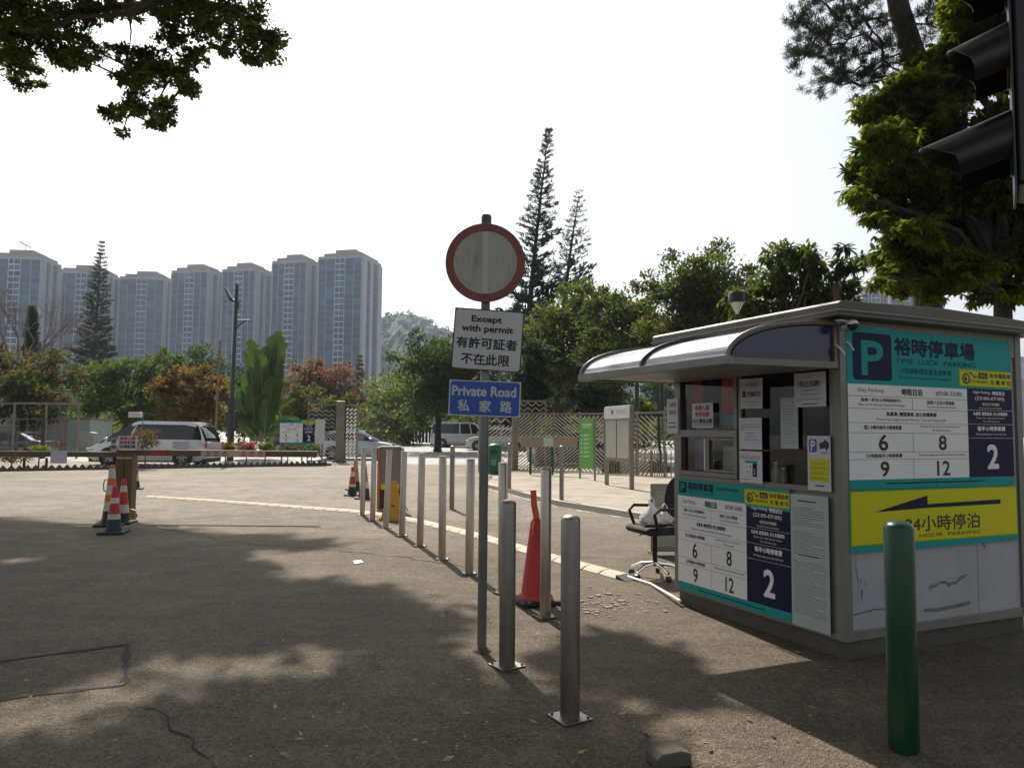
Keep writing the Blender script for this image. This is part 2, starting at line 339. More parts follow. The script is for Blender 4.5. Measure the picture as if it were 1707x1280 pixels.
# raised footway on the right with a kerb
kp = [G(812, 812), G(845, 820), G(936, 843), G(1060, 863)]
k0, k1, k2, k3 = kp; d = (Vector(k3)-Vector(k2)).normalized()
kend = tuple(Vector(k3)+d*2.2)
poly = [k0, k1, k2, k3, kend, (kend[0]+7, kend[1]+.5), (18, 30), (2.2, 29.5), (k0[0]+.15, 27)]
pm = mat('footway_concrete', (.3, .26, .205), .9, 0, .2, 1.2, bump=.35, bs=60, dirt=.5, dirtcol=(.12, .1, .08), ds=.7)
tagit(MB().prism(poly, -.05, .1, 'z').build('footway', pm), 'raised pale concrete footway beside the notice boards', kind='structure')
kb = MB()
def off(poly, w):
    out = []
    for i, p in enumerate(poly):
        a = Vector(poly[max(i-1, 0)]); b = Vector(poly[min(i+1, len(poly)-1)]); dd = (b-a).normalized(); out.append(tuple(Vector(p)+Vector((dd.y, -dd.x))*w))
    return out
outer = off([k0, k1, k2, k3, kend], -.003 if False else .13); inner = off([k0, k1, k2, k3, kend], .003)
for i in range(4):
    a, b, c, e = inner[i], inner[i+1], outer[i+1], outer[i]
    kb.prism([a, e, c, b], 0, .112, 'z')
tagit(kb.build('kerb', conc_l), 'low concrete kerb along the edge of the footway', kind='structure')
# gutter edge strip (pale line by the kerb) 
tagit(ribbon([outer[0], outer[1], outer[2], outer[3], outer[4]], .12, z=.004, jag=.0, seed=2).build('gutter', conc_l), 'pale gutter strip at the foot of the kerb', kind='structure')
# rough chipped patch of mortar near the big cone
mort = mat('chipped_mortar', (.24, .205, .16), .95, 0, .3, 12, bump=1, bs=60)
mb = MB(); rr = random.Random(4)
for i in range(420):
    cx, cy_ = G(rr.gauss(1005, 42), rr.gauss(1008, 10)); s_ = rr.uniform(.003, .015)*(1+rr.random()**4*1.6); h = s_*rr.uniform(.2, .4); a = [rr.uniform(.6, 1.2)*s_ for _ in range(6)]
    mb.prism([(cx+a[k]*cos(k*1.047), cy_+a[k]*sin(k*1.047)) for k in range(6)], 0, h, 'z')
tagit(mb.build('mortar_crumbs', mort), 'crumbs of broken pale mortar on the ground behind the near bollard', 'rubble', kind='stuff')
# leaf litter
V = []
for i in range(360):
    if i < 240: px, py = rr.uniform(350, 1500), 930+350*rr.random()**.8
    else: px, py = rr.uniform(-100, 1000), rr.uniform(860, 1300)
    x, y = G(px, py); s_ = rr.uniform(.006, .02)*(1+1.2*rr.random()**6); a = rr.uniform(0, 6.28); u = Vector((cos(a), sin(a), rr.uniform(-.1, .3))); w = Vector((-sin(a), cos(a), rr.uniform(-.2, .5)))
    c = Vector((x, y, .012+.004*rr.random())); V += [c-u*s_, c+w*s_*.4, c+u*s_, c-w*s_*.4]
lm = mat('dry_leaf', (.3, .23, .11), .7, 0, .1, trans=.2, island=.6, huevar=.05)
tagit(link('fallen_leaves', fast_mesh('fallen_leaves', np.array([tuple(v) for v in V])), lm), 'small dry yellow leaves scattered over the asphalt', 'leaves', kind='stuff')
# far part built in part 2
# ================================================================ BOOTH
BY = rad(24.5); BW, BL, BH = 1.97, 1.86, 2.30
C0 = (2.24, 5.10, 0)
booth = empty('ticket_booth', C0, BY, 'grey metal parking kiosk with sliding windows, curved canopy and flat roof', 'booth')
BM = Matrix.Translation(C0) @ Matrix.Rotation(BY, 4, 'Z')
box('plinth', concrete, booth, .03, .03, 0, BW-.03, BL-.03, .12)
def frame(name, m, bits, bevel=.003):
    mb = MB()
    for q in bits: mb.box(*q)
    return mb.build(name, m, booth, bevel=bevel)
frame('corner_post', alum2, [(0, 0, .12, .075, .07, BH)])
frame('corner_post', alum2, [(0, BL-.07, .12, .07, BL, BH)])
frame('corner_post', alum2, [(BW-.07, 0, .12, BW, .07, BH)])
frame('corner_post', alum2, [(BW-.07, BL-.07, .12, BW, BL, BH)])
frame('bottom_rail', alum2, [(.075, .004, .12, BW-.07, .06, .185)])
frame('bottom_rail', alum, [(.004, .07, .12, .06, BL-.07, .16)])
frame('top_rail', alum2, [(.075, .006, 2.12, BW-.07, .06, BH)])
# front-right wall panels (white painted sheet with a joint), inside lining
for a, b in ((.075, 1.40), (1.406, BW-.07)): box('wall_panel', wpanel, booth, a, .022, .185, b, .04, 2.12)
box('wall_panel', wpanel, booth, .07, BL-.04, .12, BW-.07, BL-.02, BH)
box('wall_panel', wpanel, booth, BW-.04, .07, .12, BW-.02, BL-.07, BH)
box('wall_panel', alum2, booth, .02, .07, .16, .045, BL-.07, 1.10)
for q_ in ((BW-.055, .07, .15, BW-.045, BL-.07, 2.2), (.07, .045, 1.1, BW-.07, .055, 2.12), (.07, BL-.055, .15, BW-.07, BL-.045, 2.2)): box('lining', darkgrey, booth, *q_)
box('floor_panel', darkgrey, booth, .045, .07, .13, BW-.06, BL-.07, .15)
# scratches on the white panel
scr = mat('paint_scrape', (.17, .17, .17), .8, 0, .3, 10)
for k, pts in enumerate([[(.86, .41), (.9, .425), (.93, .42), (.97, .445), (1.0, .44), (1.04, .44), (1.07, .415), (1.1, .43), (1.14, .425), (1.17, .44), (1.2, .46), (1.24, .465), (1.27, .48)], [(.14, .72), (.13, .62), (.155, .5), (.14, .35)], [(1.44, .78), (1.47, .7), (1.5, .66)], [(1.6, .4), (1.6, .31)], [(.1, .29), (.3, .31), (.45, .3)], [(.8, .26), (.95, .25), (1.3, .27)]]):
    r = random.Random(k); m_ = MB(); n = len(pts)
    for x, z in pts:
        w = r.uniform(.003, .017); m_.v += [(x, .0195, z+w), (x, .0195, z-w)]
    m_.f = [(2*i, 2*i+1, 2*i+3, 2*i+2) for i in range(n-1)]; m_.build('scrape', scr, booth)
st = mat('rust_stain', (.11, .075, .045), .9, 0, .5, 20)
r = random.Random(12)
for k in range(6):
    x, z, l = r.choice((r.uniform(.08, .3), r.uniform(1.35, 1.9), r.uniform(.3, 1.3))), r.uniform(.3, .69), r.uniform(.02, .08); w = r.uniform(.003, .012)
    MB().add([(x-w, .0212, z), (x+w, .0212, z), (x+w*.2, .0212, z-l), (x-w*.1, .0212, z-l*.9)], [(0, 1, 2, 3)]).build('drip_stain', scr if k % 3 else st, booth)
for z in (.3, .62, 1.0, 1.4, 1.8, 2.1):
    MB().lathe([(.005, 0), (.005, .002)], 8).build('rivet', steel_d, booth, loc=(.035, -.0005, z), rot=(rad(90), 0, 0)); MB().lathe([(.005, 0), (.005, .002)], 8).build('rivet', steel_d, booth, loc=(-.0005, .035, z), rot=(0, rad(-90), 0))
# window wall (local x=0 plane)
W0, W1, W2, W3 = .10, .98, 1.02, 1.79
frame('window_frame', alum, [(0, .07, 1.10, .06, BL-.07, 1.14), (0, .07, 2.0, .06, BL-.07, 2.06), (0, W1, 1.14, .06, W2, 2.0), (0, .07, 1.14, .06, W0, 2.0), (0, W3, 1.14, .06, BL-.07, 2.0)])
frame('sliding_frame', alum, [(-.012, W2+.003, 1.475, .045, W3-.003, 1.535), (-.012, W2+.003, 1.142, .045, W3-.003, 1.18), (-.012, W2+.003, 1.18, .045, W2+.045, 1.475), (-.012, W3-.045, 1.18, .045, W3-.003, 1.475), (-.006, 1.375, 1.18, .04, 1.41, 1.475), (-.006, W2+.05, 1.185, .03, 1.37, 1.205), (-.006, W2+.05, 1.45, .03, 1.37, 1.47)])
frame('sliding_frame', alum, [(-.008, W2+.003, 1.962, .04, W3-.003, 1.998), (-.008, W2+.003, 1.54, .04, W2+.04, 1.96), (-.008, W3-.03, 1.54, .04, W3-.003, 1.96)])
frame('transom_panel', alum, [(.01, .07, 2.06, .05, BL-.07, BH)])
frame('window_edge', wpaint, [(-.014, 1.415, 1.19, .03, 1.43, 1.465)])
MB().box(.020, W0, 1.14, .024, W1, 2.0).build('window_pane', glass, booth)
MB().box(.020, W2+.04, 1.535, .024, W3-.03, 1.962).build('window_pane', glass, booth)
MB().box(.026, 1.43, 1.18, .030, W3-.045, 1.475).build('window_pane', glass, booth)
MB().box(.012, W2+.045, 1.205, .016, 1.375, 1.45).build('window_pane', glass, booth)
box('ceiling_panel', darkgrey, booth, .06, .07, 2.2, BW-.06, BL-.07, 2.22)
# roof slab with fascia
rf = MB(); rf.prism([(-.12, BH), (BW+.16, BH), (BW+.16, BH+.09), (.9, BH+.125), (-.1, BH+.1), (-.12, BH+.085)], -.11, BL+.16, 'y')
rfo = rf.build('roof', mat('roof_grey_sheet', (.12, .115, .1), .5, .3, .15, 3, dirt=.5, dirtcol=(.07, .06, .05)), booth, bevel=.006)
m_ = MB().box(-.132, -.122, BH+.03, -.121, BL+.17, BH+.042).box(-.12, -.122, BH+.03, BW+.17, -.111, BH+.042); m_.build('roof_trim', alum, booth)
# canopy
CD, CZ0, CZ1, CY0, CY1 = .95, 1.99, 2.265, .03, BL+.02
def cprof(n=14, inset=0):
    return [(-CD*sin(a)*(1-inset), CZ0+(CZ1-CZ0)*cos(a)**1.0*(1-inset)) for a in [math.pi/2*k/(n-1) for k in range(n)]]
bays = [(CY0, .98), (.98, CY1)]
for a, b in bays:
    p = cprof(); m_ = MB(); k = len(p)
    for (x, z) in p: m_.v += [(x, a+.02, z), (x, b-.02, z)]
    for (x, z) in p: m_.v += [(x, a+.02, z-.006), (x, b-.02, z-.006)]
    for i in range(k-1): m_.f += [(2*i, 2*i+2, 2*i+3, 2*i+1), (2*k+2*i+1, 2*k+2*i+3, 2*k+2*i+2, 2*k+2*i)]
    m_.build('canopy_sheet', canopym, booth, smooth=True)
for y in (CY0, .98, CY1):
    m_ = MB(); P_ = [(x, y, z+.006) for x, z in cprof(16)]
    m_.path(P_, .02, 6); m_.build('canopy_rib', darkmetal if y == .98 else alum, booth, smooth=True)
m_ = MB().prism([(0, 2.23)]+[(x*.96, CZ0+(z-CZ0)*.93) for x, z in cprof()]+[(-CD*.95, CZ0-.005), (0, CZ0+.01)], CY0+.004, CY0+.010, 'y')
m_.build('canopy_end_panel', purple, booth)
m_ = MB().prism([(0, 2.23)]+[(x*.96, CZ0+(z-CZ0)*.93) for x, z in cprof()]+[(-CD*.95, CZ0-.005), (0, CZ0+.01)], CY1-.01, CY1-.004, 'y')
m_.build('canopy_end_panel', purple, booth)
m_ = MB().prism([(-CD-.02, CZ0-.045), (-CD+.03, CZ0-.05), (-CD+.03, CZ0+.004), (-CD-.02, CZ0+.012)], CY0-.03, CY1+.03, 'y'); m_.build('canopy_front_rail', alum2, booth, bevel=.004)
m_ = MB().prism([(-CD+.032, CZ0-.045), (-.002, CZ0-.035), (-.002, CZ0+.012), (-CD+.032, CZ0)], CY0-.02, CY0+.02, 'y'); m_.build('canopy_side_rail', alum, booth, bevel=.003)
m_ = MB().prism([(-CD+.032, CZ0-.045), (-.002, CZ0-.035), (-.002, CZ0+.012), (-CD+.032, CZ0)], CY1-.02, CY1+.02, 'y'); m_.build('canopy_side_rail', alum, booth, bevel=.003)
m_ = MB().prism([(-.035, CZ0+.012), (-.003, CZ0+.012), (-.003, 2.262), (-.035, 2.262)], CY0-.016, CY0+.016, 'y'); m_.build('canopy_wall_post', alum, booth)
m_ = MB().box(-CD+.035, CY0+.025, CZ0-.03, -.004, CY1-.025, CZ0-.022); m_.build('canopy_soffit', alum2, booth)
# things inside the booth, seen through the glass
def inbooth(name, label, cat): return empty(name, (0, 0, 0), 0, label, cat)
def bt(x, y, z): return tuple(BM @ Vector((x, y, z)))
def hang(label, cat, nm, m, y0, y1, z0, z1, x):
    o = MB(); n = 9
    for i in range(n+1):
        y = y0+(y1-y0)*i/n; dx = .012*sin(i*2.1); o.v += [bt(x+dx, y, z0), bt(x+dx*.4, y, z1)]
    o.f = [(2*i, 2*i+2, 2*i+3, 2*i+1) for i in range(n)]
    ob = o.build(nm, m); so_ = ob.modifiers.new('s', 'SOLIDIFY'); so_.thickness = .004; return tagit(ob, label, cat)
hang('dark red cloth hanging behind the left booth window', 'cloth', 'hanging_cloth', mat('cloth_red', (.5, .02, .02), .8), 1.6, 1.78, 1.68, 2.0, .12)
hang('orange red poster hanging inside the booth beside the window post', 'poster', 'hanging_poster', mat('cloth_orange', (.7, .09, .02), .8), 1.13, 1.32, 1.67, 2.0, .1)
hang('pale blue board propped low inside the booth under the orange poster', 'board', 'inner_board', mat('board_blue', (.2, .36, .42), .6), 1.12, 1.31, 1.545, 1.665, .1)
hang('grey blue sheet leaning inside the booth behind the ticket notice', 'sheet', 'inner_sheet', mat('sheet_grey', (.32, .36, .42), .6), 1.33, 1.72, 1.54, 1.69, .14)
hang('dull purple curtain inside the lower sliding window', 'curtain', 'window_curtain', mat('curtain_purple', (.16, .14, .24), .8), 1.44, 1.7, 1.19, 1.46, .1)
# desk fan-ish bottle shapes and cash counter
o = MB().box(.08, .12, 1.05, .5, 1.75, 1.09); o.v = [bt(*v) for v in o.v]; tagit(o.build('counter', darkgrey), 'dark counter top inside the booth below the windows', 'counter')
for k, (y, h, lab) in enumerate(((.78, .2, 'pale plastic bottle on the counter behind the middle notices'), (.70, .16, 'small green jar on the counter next to the pale bottle'))):
    root = empty('bottle' if k == 0 else 'jar', bt(.16, y, 1.09), 0, lab, 'bottle' if k == 0 else 'jar')
    MB().lathe([(.03, 0), (.034, .01), (.034, h*.65), (.014, h*.82), (.014, h*.92)], 14).build('body', mat('bottle_pale', (.4, .45, .42), .3) if k == 0 else mat('jar_green', (.1, .2, .1), .3), root, smooth=True)
    MB().lathe([(.016, h*.92), (.016, h)], 12).build('cap', wpaint, root)
box_ = MB().box(.1, 1.06, 1.1, .14, 1.32, 1.4); box_.v = [bt(*v) for v in box_.v]; tagit(box_.build('monitor', mat('monitor_grey', (.22, .26, .25), .3)), 'grey screen standing inside the lower sliding window', 'monitor')

# ---- boards on the booth
ux, ly = Vector((cos(BY), sin(BY), 0)), Vector((-sin(BY), cos(BY), 0))
def bmR(x, z, o=.0): return basis(tuple(BM @ Vector((x, -.004-o, z))), ux, -ly)          # wall facing lower right
def bmL(y, z, o=.0, tilt=0):                                                             # window wall, x runs towards the near corner
    M = basis(tuple(BM @ Vector((-.006-o, y, z))), -ly, -ux); return M @ Matrix.Rotation(tilt, 4, 'Z')
def price_board(label, w, h, M, extra=0, big=True, root=None, fine=True, group=None):
    B = Board('price_board', label, 'sign', w, h, teal, M, .005, part='panel')
    d = .70 if big else .655
    hd = .352 if big else .148
    B.rect('day_panel', .0, hd, d, .94 if big else .93, white, 1)
    B.rect('night_panel', d, (.345 if big else .17), 1, .94 if big else .93, navy, 1)
    if big:
        B.rect('parking_emblem', .03, .03, .247, .325, navy, 1, rr=.03)
        B.text('parking_emblem_letter', 'P', .08, .085, .195, .29, teal, 2, .03)
        B.text('lettering', '裕時停車場', .265, .045, .755, .155, navy, 1, .03)
        B.text('lettering', 'TIME  LUCK  PARKING', .27, .175, .76, .208, navy, 1, .0)
        B.text('lettering', '- 沙田運動場及源禾遊樂場 -', .275, .235, .62, .272, navy, 1, .005)
        B.text('lettering', 'Sha Tin Sports Ground & Yuen Wo Playground', .29, .288, .6, .308, navy, 1, 0)
        ty0, ty1, tx = .225, .328, .655
    else:
        B.rect('parking_emblem', .015, .02, .095, .12, navy, 1, rr=.012)
        B.text('parking_emblem_letter', 'P', .035, .035, .075, .105, teal, 2, .03)
        B.text('lettering', '裕時停車場', .11, .02, .36, .092, navy, 1, .03)
        B.text('lettering', 'TIME  LUCK  PARKING', .11, .102, .36, .117, navy, 1, .0)
        B.text('lettering', '- 沙田運動場及源禾遊樂場 -', .39, .035, .6, .065, navy, 1, .01)
        ty0, ty1, tx = .03, .145, .645
    B.rect('charging_tag_border', tx-.006, ty0-.008, 1, ty1+.008, signgreen, 1); B.rect('charging_tag', tx, ty0, .997, ty1, tagyel, 2)
    th = ty1-ty0; tw = 1-tx
    def tx_(a): return tx+tw*a
    def ty_(a): return ty0+th*a
    c0, c1 = tx_(.12), ty_(.55); pts = []
    for r_, sgn in ((1, 1), (.72, -1)):
        pass
    ring = [(c0+tw*.075*cos(a*.524), c1+th*.36*sin(a*.524)) for a in range(12)]; inn = [(c0+tw*.05*cos(a*.524), c1+th*.25*sin(a*.524)) for a in range(12)]
    for i in range(12): j = (i+1) % 12; B.poly('charging_tag_mark', [ring[i], inn[i], inn[j], ring[j]], ink, 3)
    B.poly('charging_tag_mark', [(tx_(.16), ty_(.22)), (tx_(.2), ty_(.06)), (tx_(.28), ty_(.38)), (tx_(.31), ty_(.3)), (tx_(.33), ty_(.38)), (tx_(.28), ty_(.5)), (tx_(.2), ty_(.18))], ink, 3)
    B.poly('charging_tag_mark', [(tx_(.1), ty_(.4)), (tx_(.14), ty_(.45)), (tx_(.12), ty_(.55)), (tx_(.15), ty_(.6)), (tx_(.09), ty_(.8)), (tx_(.1), ty_(.62)), (tx_(.08), ty_(.55))], ink, 3)
    B.rect('charging_tag_mark', tx_(.35), ty_(.1), tx_(.53), ty_(.5), ink, 3, rr=.006 if not big else .01)
    B.text('charging_lettering', 'e-CHARGING', tx_(.19), ty_(.6), tx_(.53), ty_(.8), ink, 3, .01)
    B.text('charging_lettering_light', '易充站', tx_(.38), ty_(.2), tx_(.5), ty_(.42), tagyel, 4, .01)
    B.text('charging_lettering', '設有電動車', tx_(.57), ty_(.12), tx_(.98), ty_(.42), ink, 3, .015)
    B.text('charging_lettering', '充 電 車 位', tx_(.58), ty_(.56), tx_(.98), ty_(.86), ink, 3, .015)
    v0 = hd; V = (lambda a: v0+(.94-v0)*a) if big else (lambda a: v0+(.93-v0)*a)
    rows = [.125, .255, .405, .51, .712, .79]
    lw = .0022
    for r_ in rows: B.rect('ruled_line', 0, V(r_)-lw/2, d, V(r_)+lw/2, ink, 2)
    for a, b in ((.125, .255), (.52, .71), (.79, .985)): B.rect('ruled_line', d*.515-.0012, V(a), d*.515+.0012, V(b), printline, 2)
    T = lambda s, u0, a0, u1, a1, bo=.012, m=ink: B.text('lettering', s, u0*d, V(a0), u1*d, V(a1), m, 2, bo)
    T('Day Parking', .08, .04, .28, .09, .01); T('時租日泊', .43, .03, .6, .1, .03); T('(07:00-23:00)', .72, .04, .95, .1, .012)
    T('星期一至五(公眾假期除外)', .1, .145, .42, .185, .02); T('Mon to Fri (Except General Holiday)', .08, .2, .45, .232, .01)
    T('星期六,日及公眾假期', .64, .15, .88, .19, .02); T('Sat, Sun & General Holiday', .64, .205, .9, .235, .01)
    T('私家車, 輕型貨車, 的士和電單車', .3, .285, .72, .33, .03); T('Private Car, Light Goods Vehicle, Taxi and Motorcycle', .22, .352, .8, .385, .01)
    T('首2 小時內每半小時停車費', .12, .43, .42, .475, .025); T('Parking charge for per each half hour of', .58, .422, .93, .448, .01); T('the first two hours', .68, .462, .84, .486, .01)
    T('6', .235, .53, .305, .695, .03); T('8', .735, .535, .8, .69, .03)
    T('2小時後每半小時停車費', .13, .73, .42, .772, .025); T('Parking charge per each half hour thereafter', .56, .733, .97, .762, .01)
    T('9', .245, .815, .31, .97, .03); T('12', .715, .815, .825, .97, .03)
    nx0 = d; nw = 1-d
    N = lambda s, u0, a0, u1, a1, bo=.012: B.text('night_lettering', s, nx0+nw*u0, V(a0), nx0+nw*u1, V(a1), white, 2, bo)
    nb = .215 if big else .235
    for r_ in (.235, .395, .555): B.rect('night_ruled_line', nx0, V(r_), 1, V(r_)+.002, white, 2)
    N('Night Parking', .13, .015, .5, .055, .02); N('時租夜泊', .55, .012, .83, .058, .025); N('(23:00-07:00)', .17, .08, .82, .128, .02)
    N('任何日子及假期', .32, .15, .7, .182, .015); N('Any Day & General Holidays', .25, .2, .76, .222, .01)
    N('私家車, 輕型貨車, 的士和電單車', .12, .258, .88, .298, .025); N('Private Car, Light Goods Vehicle', .18, .315, .82, .34, .01); N('Taxi and Motorcycle', .32, .355, .7, .378, .01)
    N('每半小時停車費', .2, .42, .82, .475, .03); N('Parking charge per each half hour', .17, .5, .85, .528, .01)
    N('2', .41, .64, .64, .9, .05)
    B.rect('footer_print', .2, .962, .8, .97, navy, 1)
    for u_ in (.012, .5, .988):
        for v_ in (.015, .985): B.rect('screw', u_-.004, v_-.005*w/h, u_+.004, v_+.005*w/h, steel_d, 5, rr=.004)
    return B.done()
price_board('large teal, white and navy parking price board on the kiosk wall above the yellow sign', 1.77, 1.12, bmR(.06, 1.13))
B = Board('direction_sign', 'yellow green arrow sign with black arrow pointing left, under the large price board', 'sign', 1.80, .42, teal, bmR(.055, .705), .005)
B.rect('panel_border', 0, .0, 1, .9, signgreen, 1); B.rect('yellow_field', .008, .025, .992, .875, tagyel, 2)
B.poly('arrow', [(.13, .36), (.43, .12), (.43, .265), (.885, .24), (.885, .32), (.43, .33)], navy, 3)
B.text('lettering', '24小時停泊', .3, .46, .745, .72, ink, 3, .012); B.text('lettering', '24  HOUR  PARKING', .3, .76, .745, .82, ink, 3, 0); B.done()
price_board('smaller teal, white and navy parking price board low under the kiosk windows', 1.33, .955, bmL(1.80, .145), big=False)
B = Board('rules_notice', 'tall white notice of close printed rules to the right of the smaller price board', 'notice', .345, .935, papergrey, bmL(.465, .14), .004)
for k in range(44):
    v = .1+k*.0185
    if k in (8, 9, 20, 21): continue
    B.rect('fine_print', .06, v, .9 if k % 5 else .6, v+.006, printline, 1)
B.rect('fine_print', .2, .045, .7, .055, ink, 1); B.rect('fine_print', .2, .455, .75, .463, ink, 1); B.done()
def sheet(name, label, y, z, w, h, m=paper, o=.012, tilt=0, cat='notice'):
    return Board(name, label, cat, w, h, m, bmL(y, z, o, tilt), .001, part='sheet')
B = sheet('paper_notice', 'lilac paper notice with a telephone symbol and number at the top of the middle window',   .975, 1.705, .25, .235, tilt=-.02)
B.text('lettering', '24小時熱線', .22, .12, .78, .28, printline, 1); B.text('lettering', '97088372', .33, .44, .9, .6, ink, 1, .03)
B.poly('phone_mark', [(.1, .5), (.12, .43), (.18, .4), (.26, .43), (.29, .5), (.25, .5), (.29, .62), (.1, .62), (.14, .5)], ink, 1)
B.rect('fine_print', .2, .76, .8, .78, printline, 1); B.rect('fine_print', .35, .86, .68, .88, printline, 1); B.done()
B = sheet('paper_notice', 'largest white paper notice headed in angle brackets, top right of the kiosk windows', .40, 1.70, .29, .245, tilt=.0)
B.text('lettering', '〈現正招聘〉', .1, .24, .86, .42, navy, 1, .015); B.text('lettering', '時昌停車場', .36, .1, .64, .16, printline, 1, 0)
for v, a, b in ((.5, .28, .72), (.62, .2, .8), (.76, .1, .9)): B.rect('fine_print', a, v, b, v+.02, printline, 1)
B.rect('fine_print', .25, .9, .75, .925, ink, 1); B.done()
B = sheet('paper_notice', 'white paper notice with three short lines, middle of the left column on the window', .985, 1.385, .25, .245)
for v, a, b in ((.2, .05, .95), (.28, .05, .95), (.35, .05, .25), (.48, .3, .65), (.58, .3, .68), (.68, .2, .85)): B.rect('fine_print', a, v, b, v+.022, printline, 1)
B.done()
B = sheet('paper_notice', 'white paper notice with red lines above a small green price chart', .985, 1.125, .25, .245)
B.rect('green_chart', .25, .3, .78, .8, teal, 1); B.rect('chart_white', .26, .38, .58, .78, white, 2); B.rect('chart_navy', .6, .38, .77, .78, navy, 2)
B.text('lettering', '6', .32, .42, .38, .54, ink, 3); B.text('lettering', '8', .46, .42, .52, .54, ink, 3); B.text('lettering', '9', .32, .6, .38, .74, ink, 3); B.text('lettering', '12', .45, .6, .53, .74, ink, 3); B.text('lettering_light', '2', .65, .55, .71, .72, white, 3)
for v, b in ((.1, .5), (.16, .95), (.22, .9)): B.rect('red_print', .05, v, b, v+.02, redink if v > .12 else printline, 1)
B.rect('fine_print', .05, .88, .5, .9, printline, 1); B.done()
B = sheet('paper_notice', 'pale green grey sheet taped behind the glass between the other notices', .555, 1.40, .17, .375, papergrey, o=-.004)
for k in range(14): B.rect('fine_print', .1, .16+k*.055, .9 if k % 4 else .6, .17+k*.055, printline, 1)
B.done()
B = sheet('paper_notice', 'white notice with a blue P emblem over a yellow block, lower right of the window', .285, 1.115, .205, .38)
B.rect('parking_emblem', .08, .06, .42, .3, mat('emblem_blue', (.03, .05, .3), .4), 1, rr=.012); B.text('parking_emblem_letter', 'P', .17, .09, .35, .27, white, 2, .04)
B.poly('car_mark', [(.52, .14), (.72, .1), (.76, .06), (.94, .12), (.94, .2), (.82, .28), (.8, .22), (.55, .24)], ink, 1); B.rect('fine_print', .58, .3, .86, .32, printline, 1)
B.rect('yellow_block', .08, .42, .92, .84, tagyel, 1)
for v in (.5, .58, .68, .77): B.rect('fine_print', .14, v, .86, v+.012, printline, 2)
B.rect('fine_print', .33, .9, .72, .925, ink, 1); B.done()
B = sheet('paper_notice', 'square white notice with two red lines of characters over a black one', 1.585, 1.555, .275, .21, paper, o=.005)
B.text('red_lettering', '車牌入閘', .15, .1, .82, .3, redink, 1, .03); B.text('red_lettering', '更亭取票', .15, .36, .82, .56, redink, 1, .03); B.text('lettering', '先付費後出閘', .05, .63, .95, .84, ink, 1, .03); B.rect('fine_print', .05, .89, .96, .92, ink, 1); B.done()
B = sheet('paper_notice', 'narrow grey white notice hanging off the left edge of the kiosk', 1.93, 1.505, .16, .31, paper, o=.02)
B.text('lettering', '先繳費', .2, .1, .85, .24, printline, 1, .02); B.text('lettering', '後取車', .2, .32, .85, .46, printline, 1, .02); B.rect('fine_print', .15, .68, .8, .71, ink, 1); B.rect('fine_print', .1, .8, .88, .83, ink, 1); B.done()
# ---- camera and brackets at the booth corner
cc = empty('security_camera', bt(.0, -.05, 2.24), BY, 'small black and white dome security camera on the kiosk corner', 'camera')
MB().tube((.03, .05, 0), (.03, .0, 0), .016).build('mount', wpaint, cc, smooth=True)
MB().lathe([(.001, -.036), (.02, -.03), (.036, -.008), (.036, .01), (.02, .03), (.001, .036)], 18, (.03, -.035, 0)).build('camera_ball', black, cc, smooth=True)
MB().lathe([(.001, .03), (.03, .022), (.039, .008), (.039, -.004), (.0375, -.004), (.0375, .008), (.001, .024)], 18, (.03, -.03, .012)).build('shroud', wpaint, cc, smooth=True)
br = empty('wall_bracket', bt(0, 0, 0), BY, 'slim white hinged bracket screwed to the kiosk corner under the dome camera', 'bracket')
MB().path([(-.012, .04, 2.13), (-.02, .02, 2.12), (-.012, -.02, 2.085), (.01, -.03, 2.05)], .007, 6).build('arm', wpaint, br, smooth=True)
MB().path([(.05, -.01, 2.14), (.06, -.035, 2.12), (.085, -.04, 2.08)], .006, 6).build('arm', wpaint, br, smooth=True)
sh = empty('roof_light_strip', bt(0, 0, 0), BY, 'thin white metal flange sticking out above the dome camera', 'bracket')
MB().prism([(-.06, 2.272), (.1, 2.262), (.1, 2.272), (-.06, 2.282)], -.06, -.02, 'y').build('flange', wpaint, sh); MB().box(-.02, -.02, 2.262, .0, .004, 2.275).build('fixing', wpaint, sh)

# ================================================================ BOLLARDS
def base_plate(root, s_, m, r_):
    MB().box(-s_, -s_, .002, s_, s_, .012).build('base_plate', m, root, bevel=.002)
    for a in (-1, 1):
        for b in (-1, 1): MB().lathe([(.009, .012), (.009, .02), (.005, .024)], 6, (a*s_*.78, b*s_*.78, 0)).build('bolt', m, root)
def flat_bollard(loc):
    r = empty('bollard', loc, .5, None, 'bollard', 'tall flat topped steel bollards in the row')
    MB().lathe([(.045, .012), (.045, 1.195), (.043, 1.2)], 28).build('post', steel, r, smooth=True)
    MB().lathe([(.047, 1.2), (.047, 1.206), (.04, 1.214)], 28).build('cap', steel, r, smooth=True); base_plate(r, .075, steel_d, .045); return r
labs = ['leftmost tall bollard of the row, just right of the traffic cones', 'second tall bollard from the left, beside the orange edge of the machine', 'third tall bollard from the left, leaning in front of the grey machine', 'fourth tall bollard from the left, by the right edge of the grey machine', 'fifth tall bollard from the left, standing free over the pale ramp line', 'sixth tall bollard from the left, between the machine and the sign pole', 'seventh tall bollard, immediately left of the sign pole', 'tall bollard half hidden directly behind the sign pole', 'nearest tall bollard of the row, in front of the big red cone']
bases = [(604, 858), (621, 867), (643, 880), (670, 893), (700, 910), (737, 932), (782, 956), (838, 988), (909, 1028)]
b0 = None
for i, (b, l) in enumerate(zip(bases, labs)):
    x, y = G(*b); o = flat_bollard((0, 0, 0)) if i == 0 else copy_tree(b0); b0 = b0 or o
    place(o, (x, y, 0), .55+.05*sin(i*3), 'stainless steel '+l); o.rotation_euler.x = .012*sin(i*5); o.rotation_euler.y = (.035 if i == 2 else .01*sin(i*2.3))
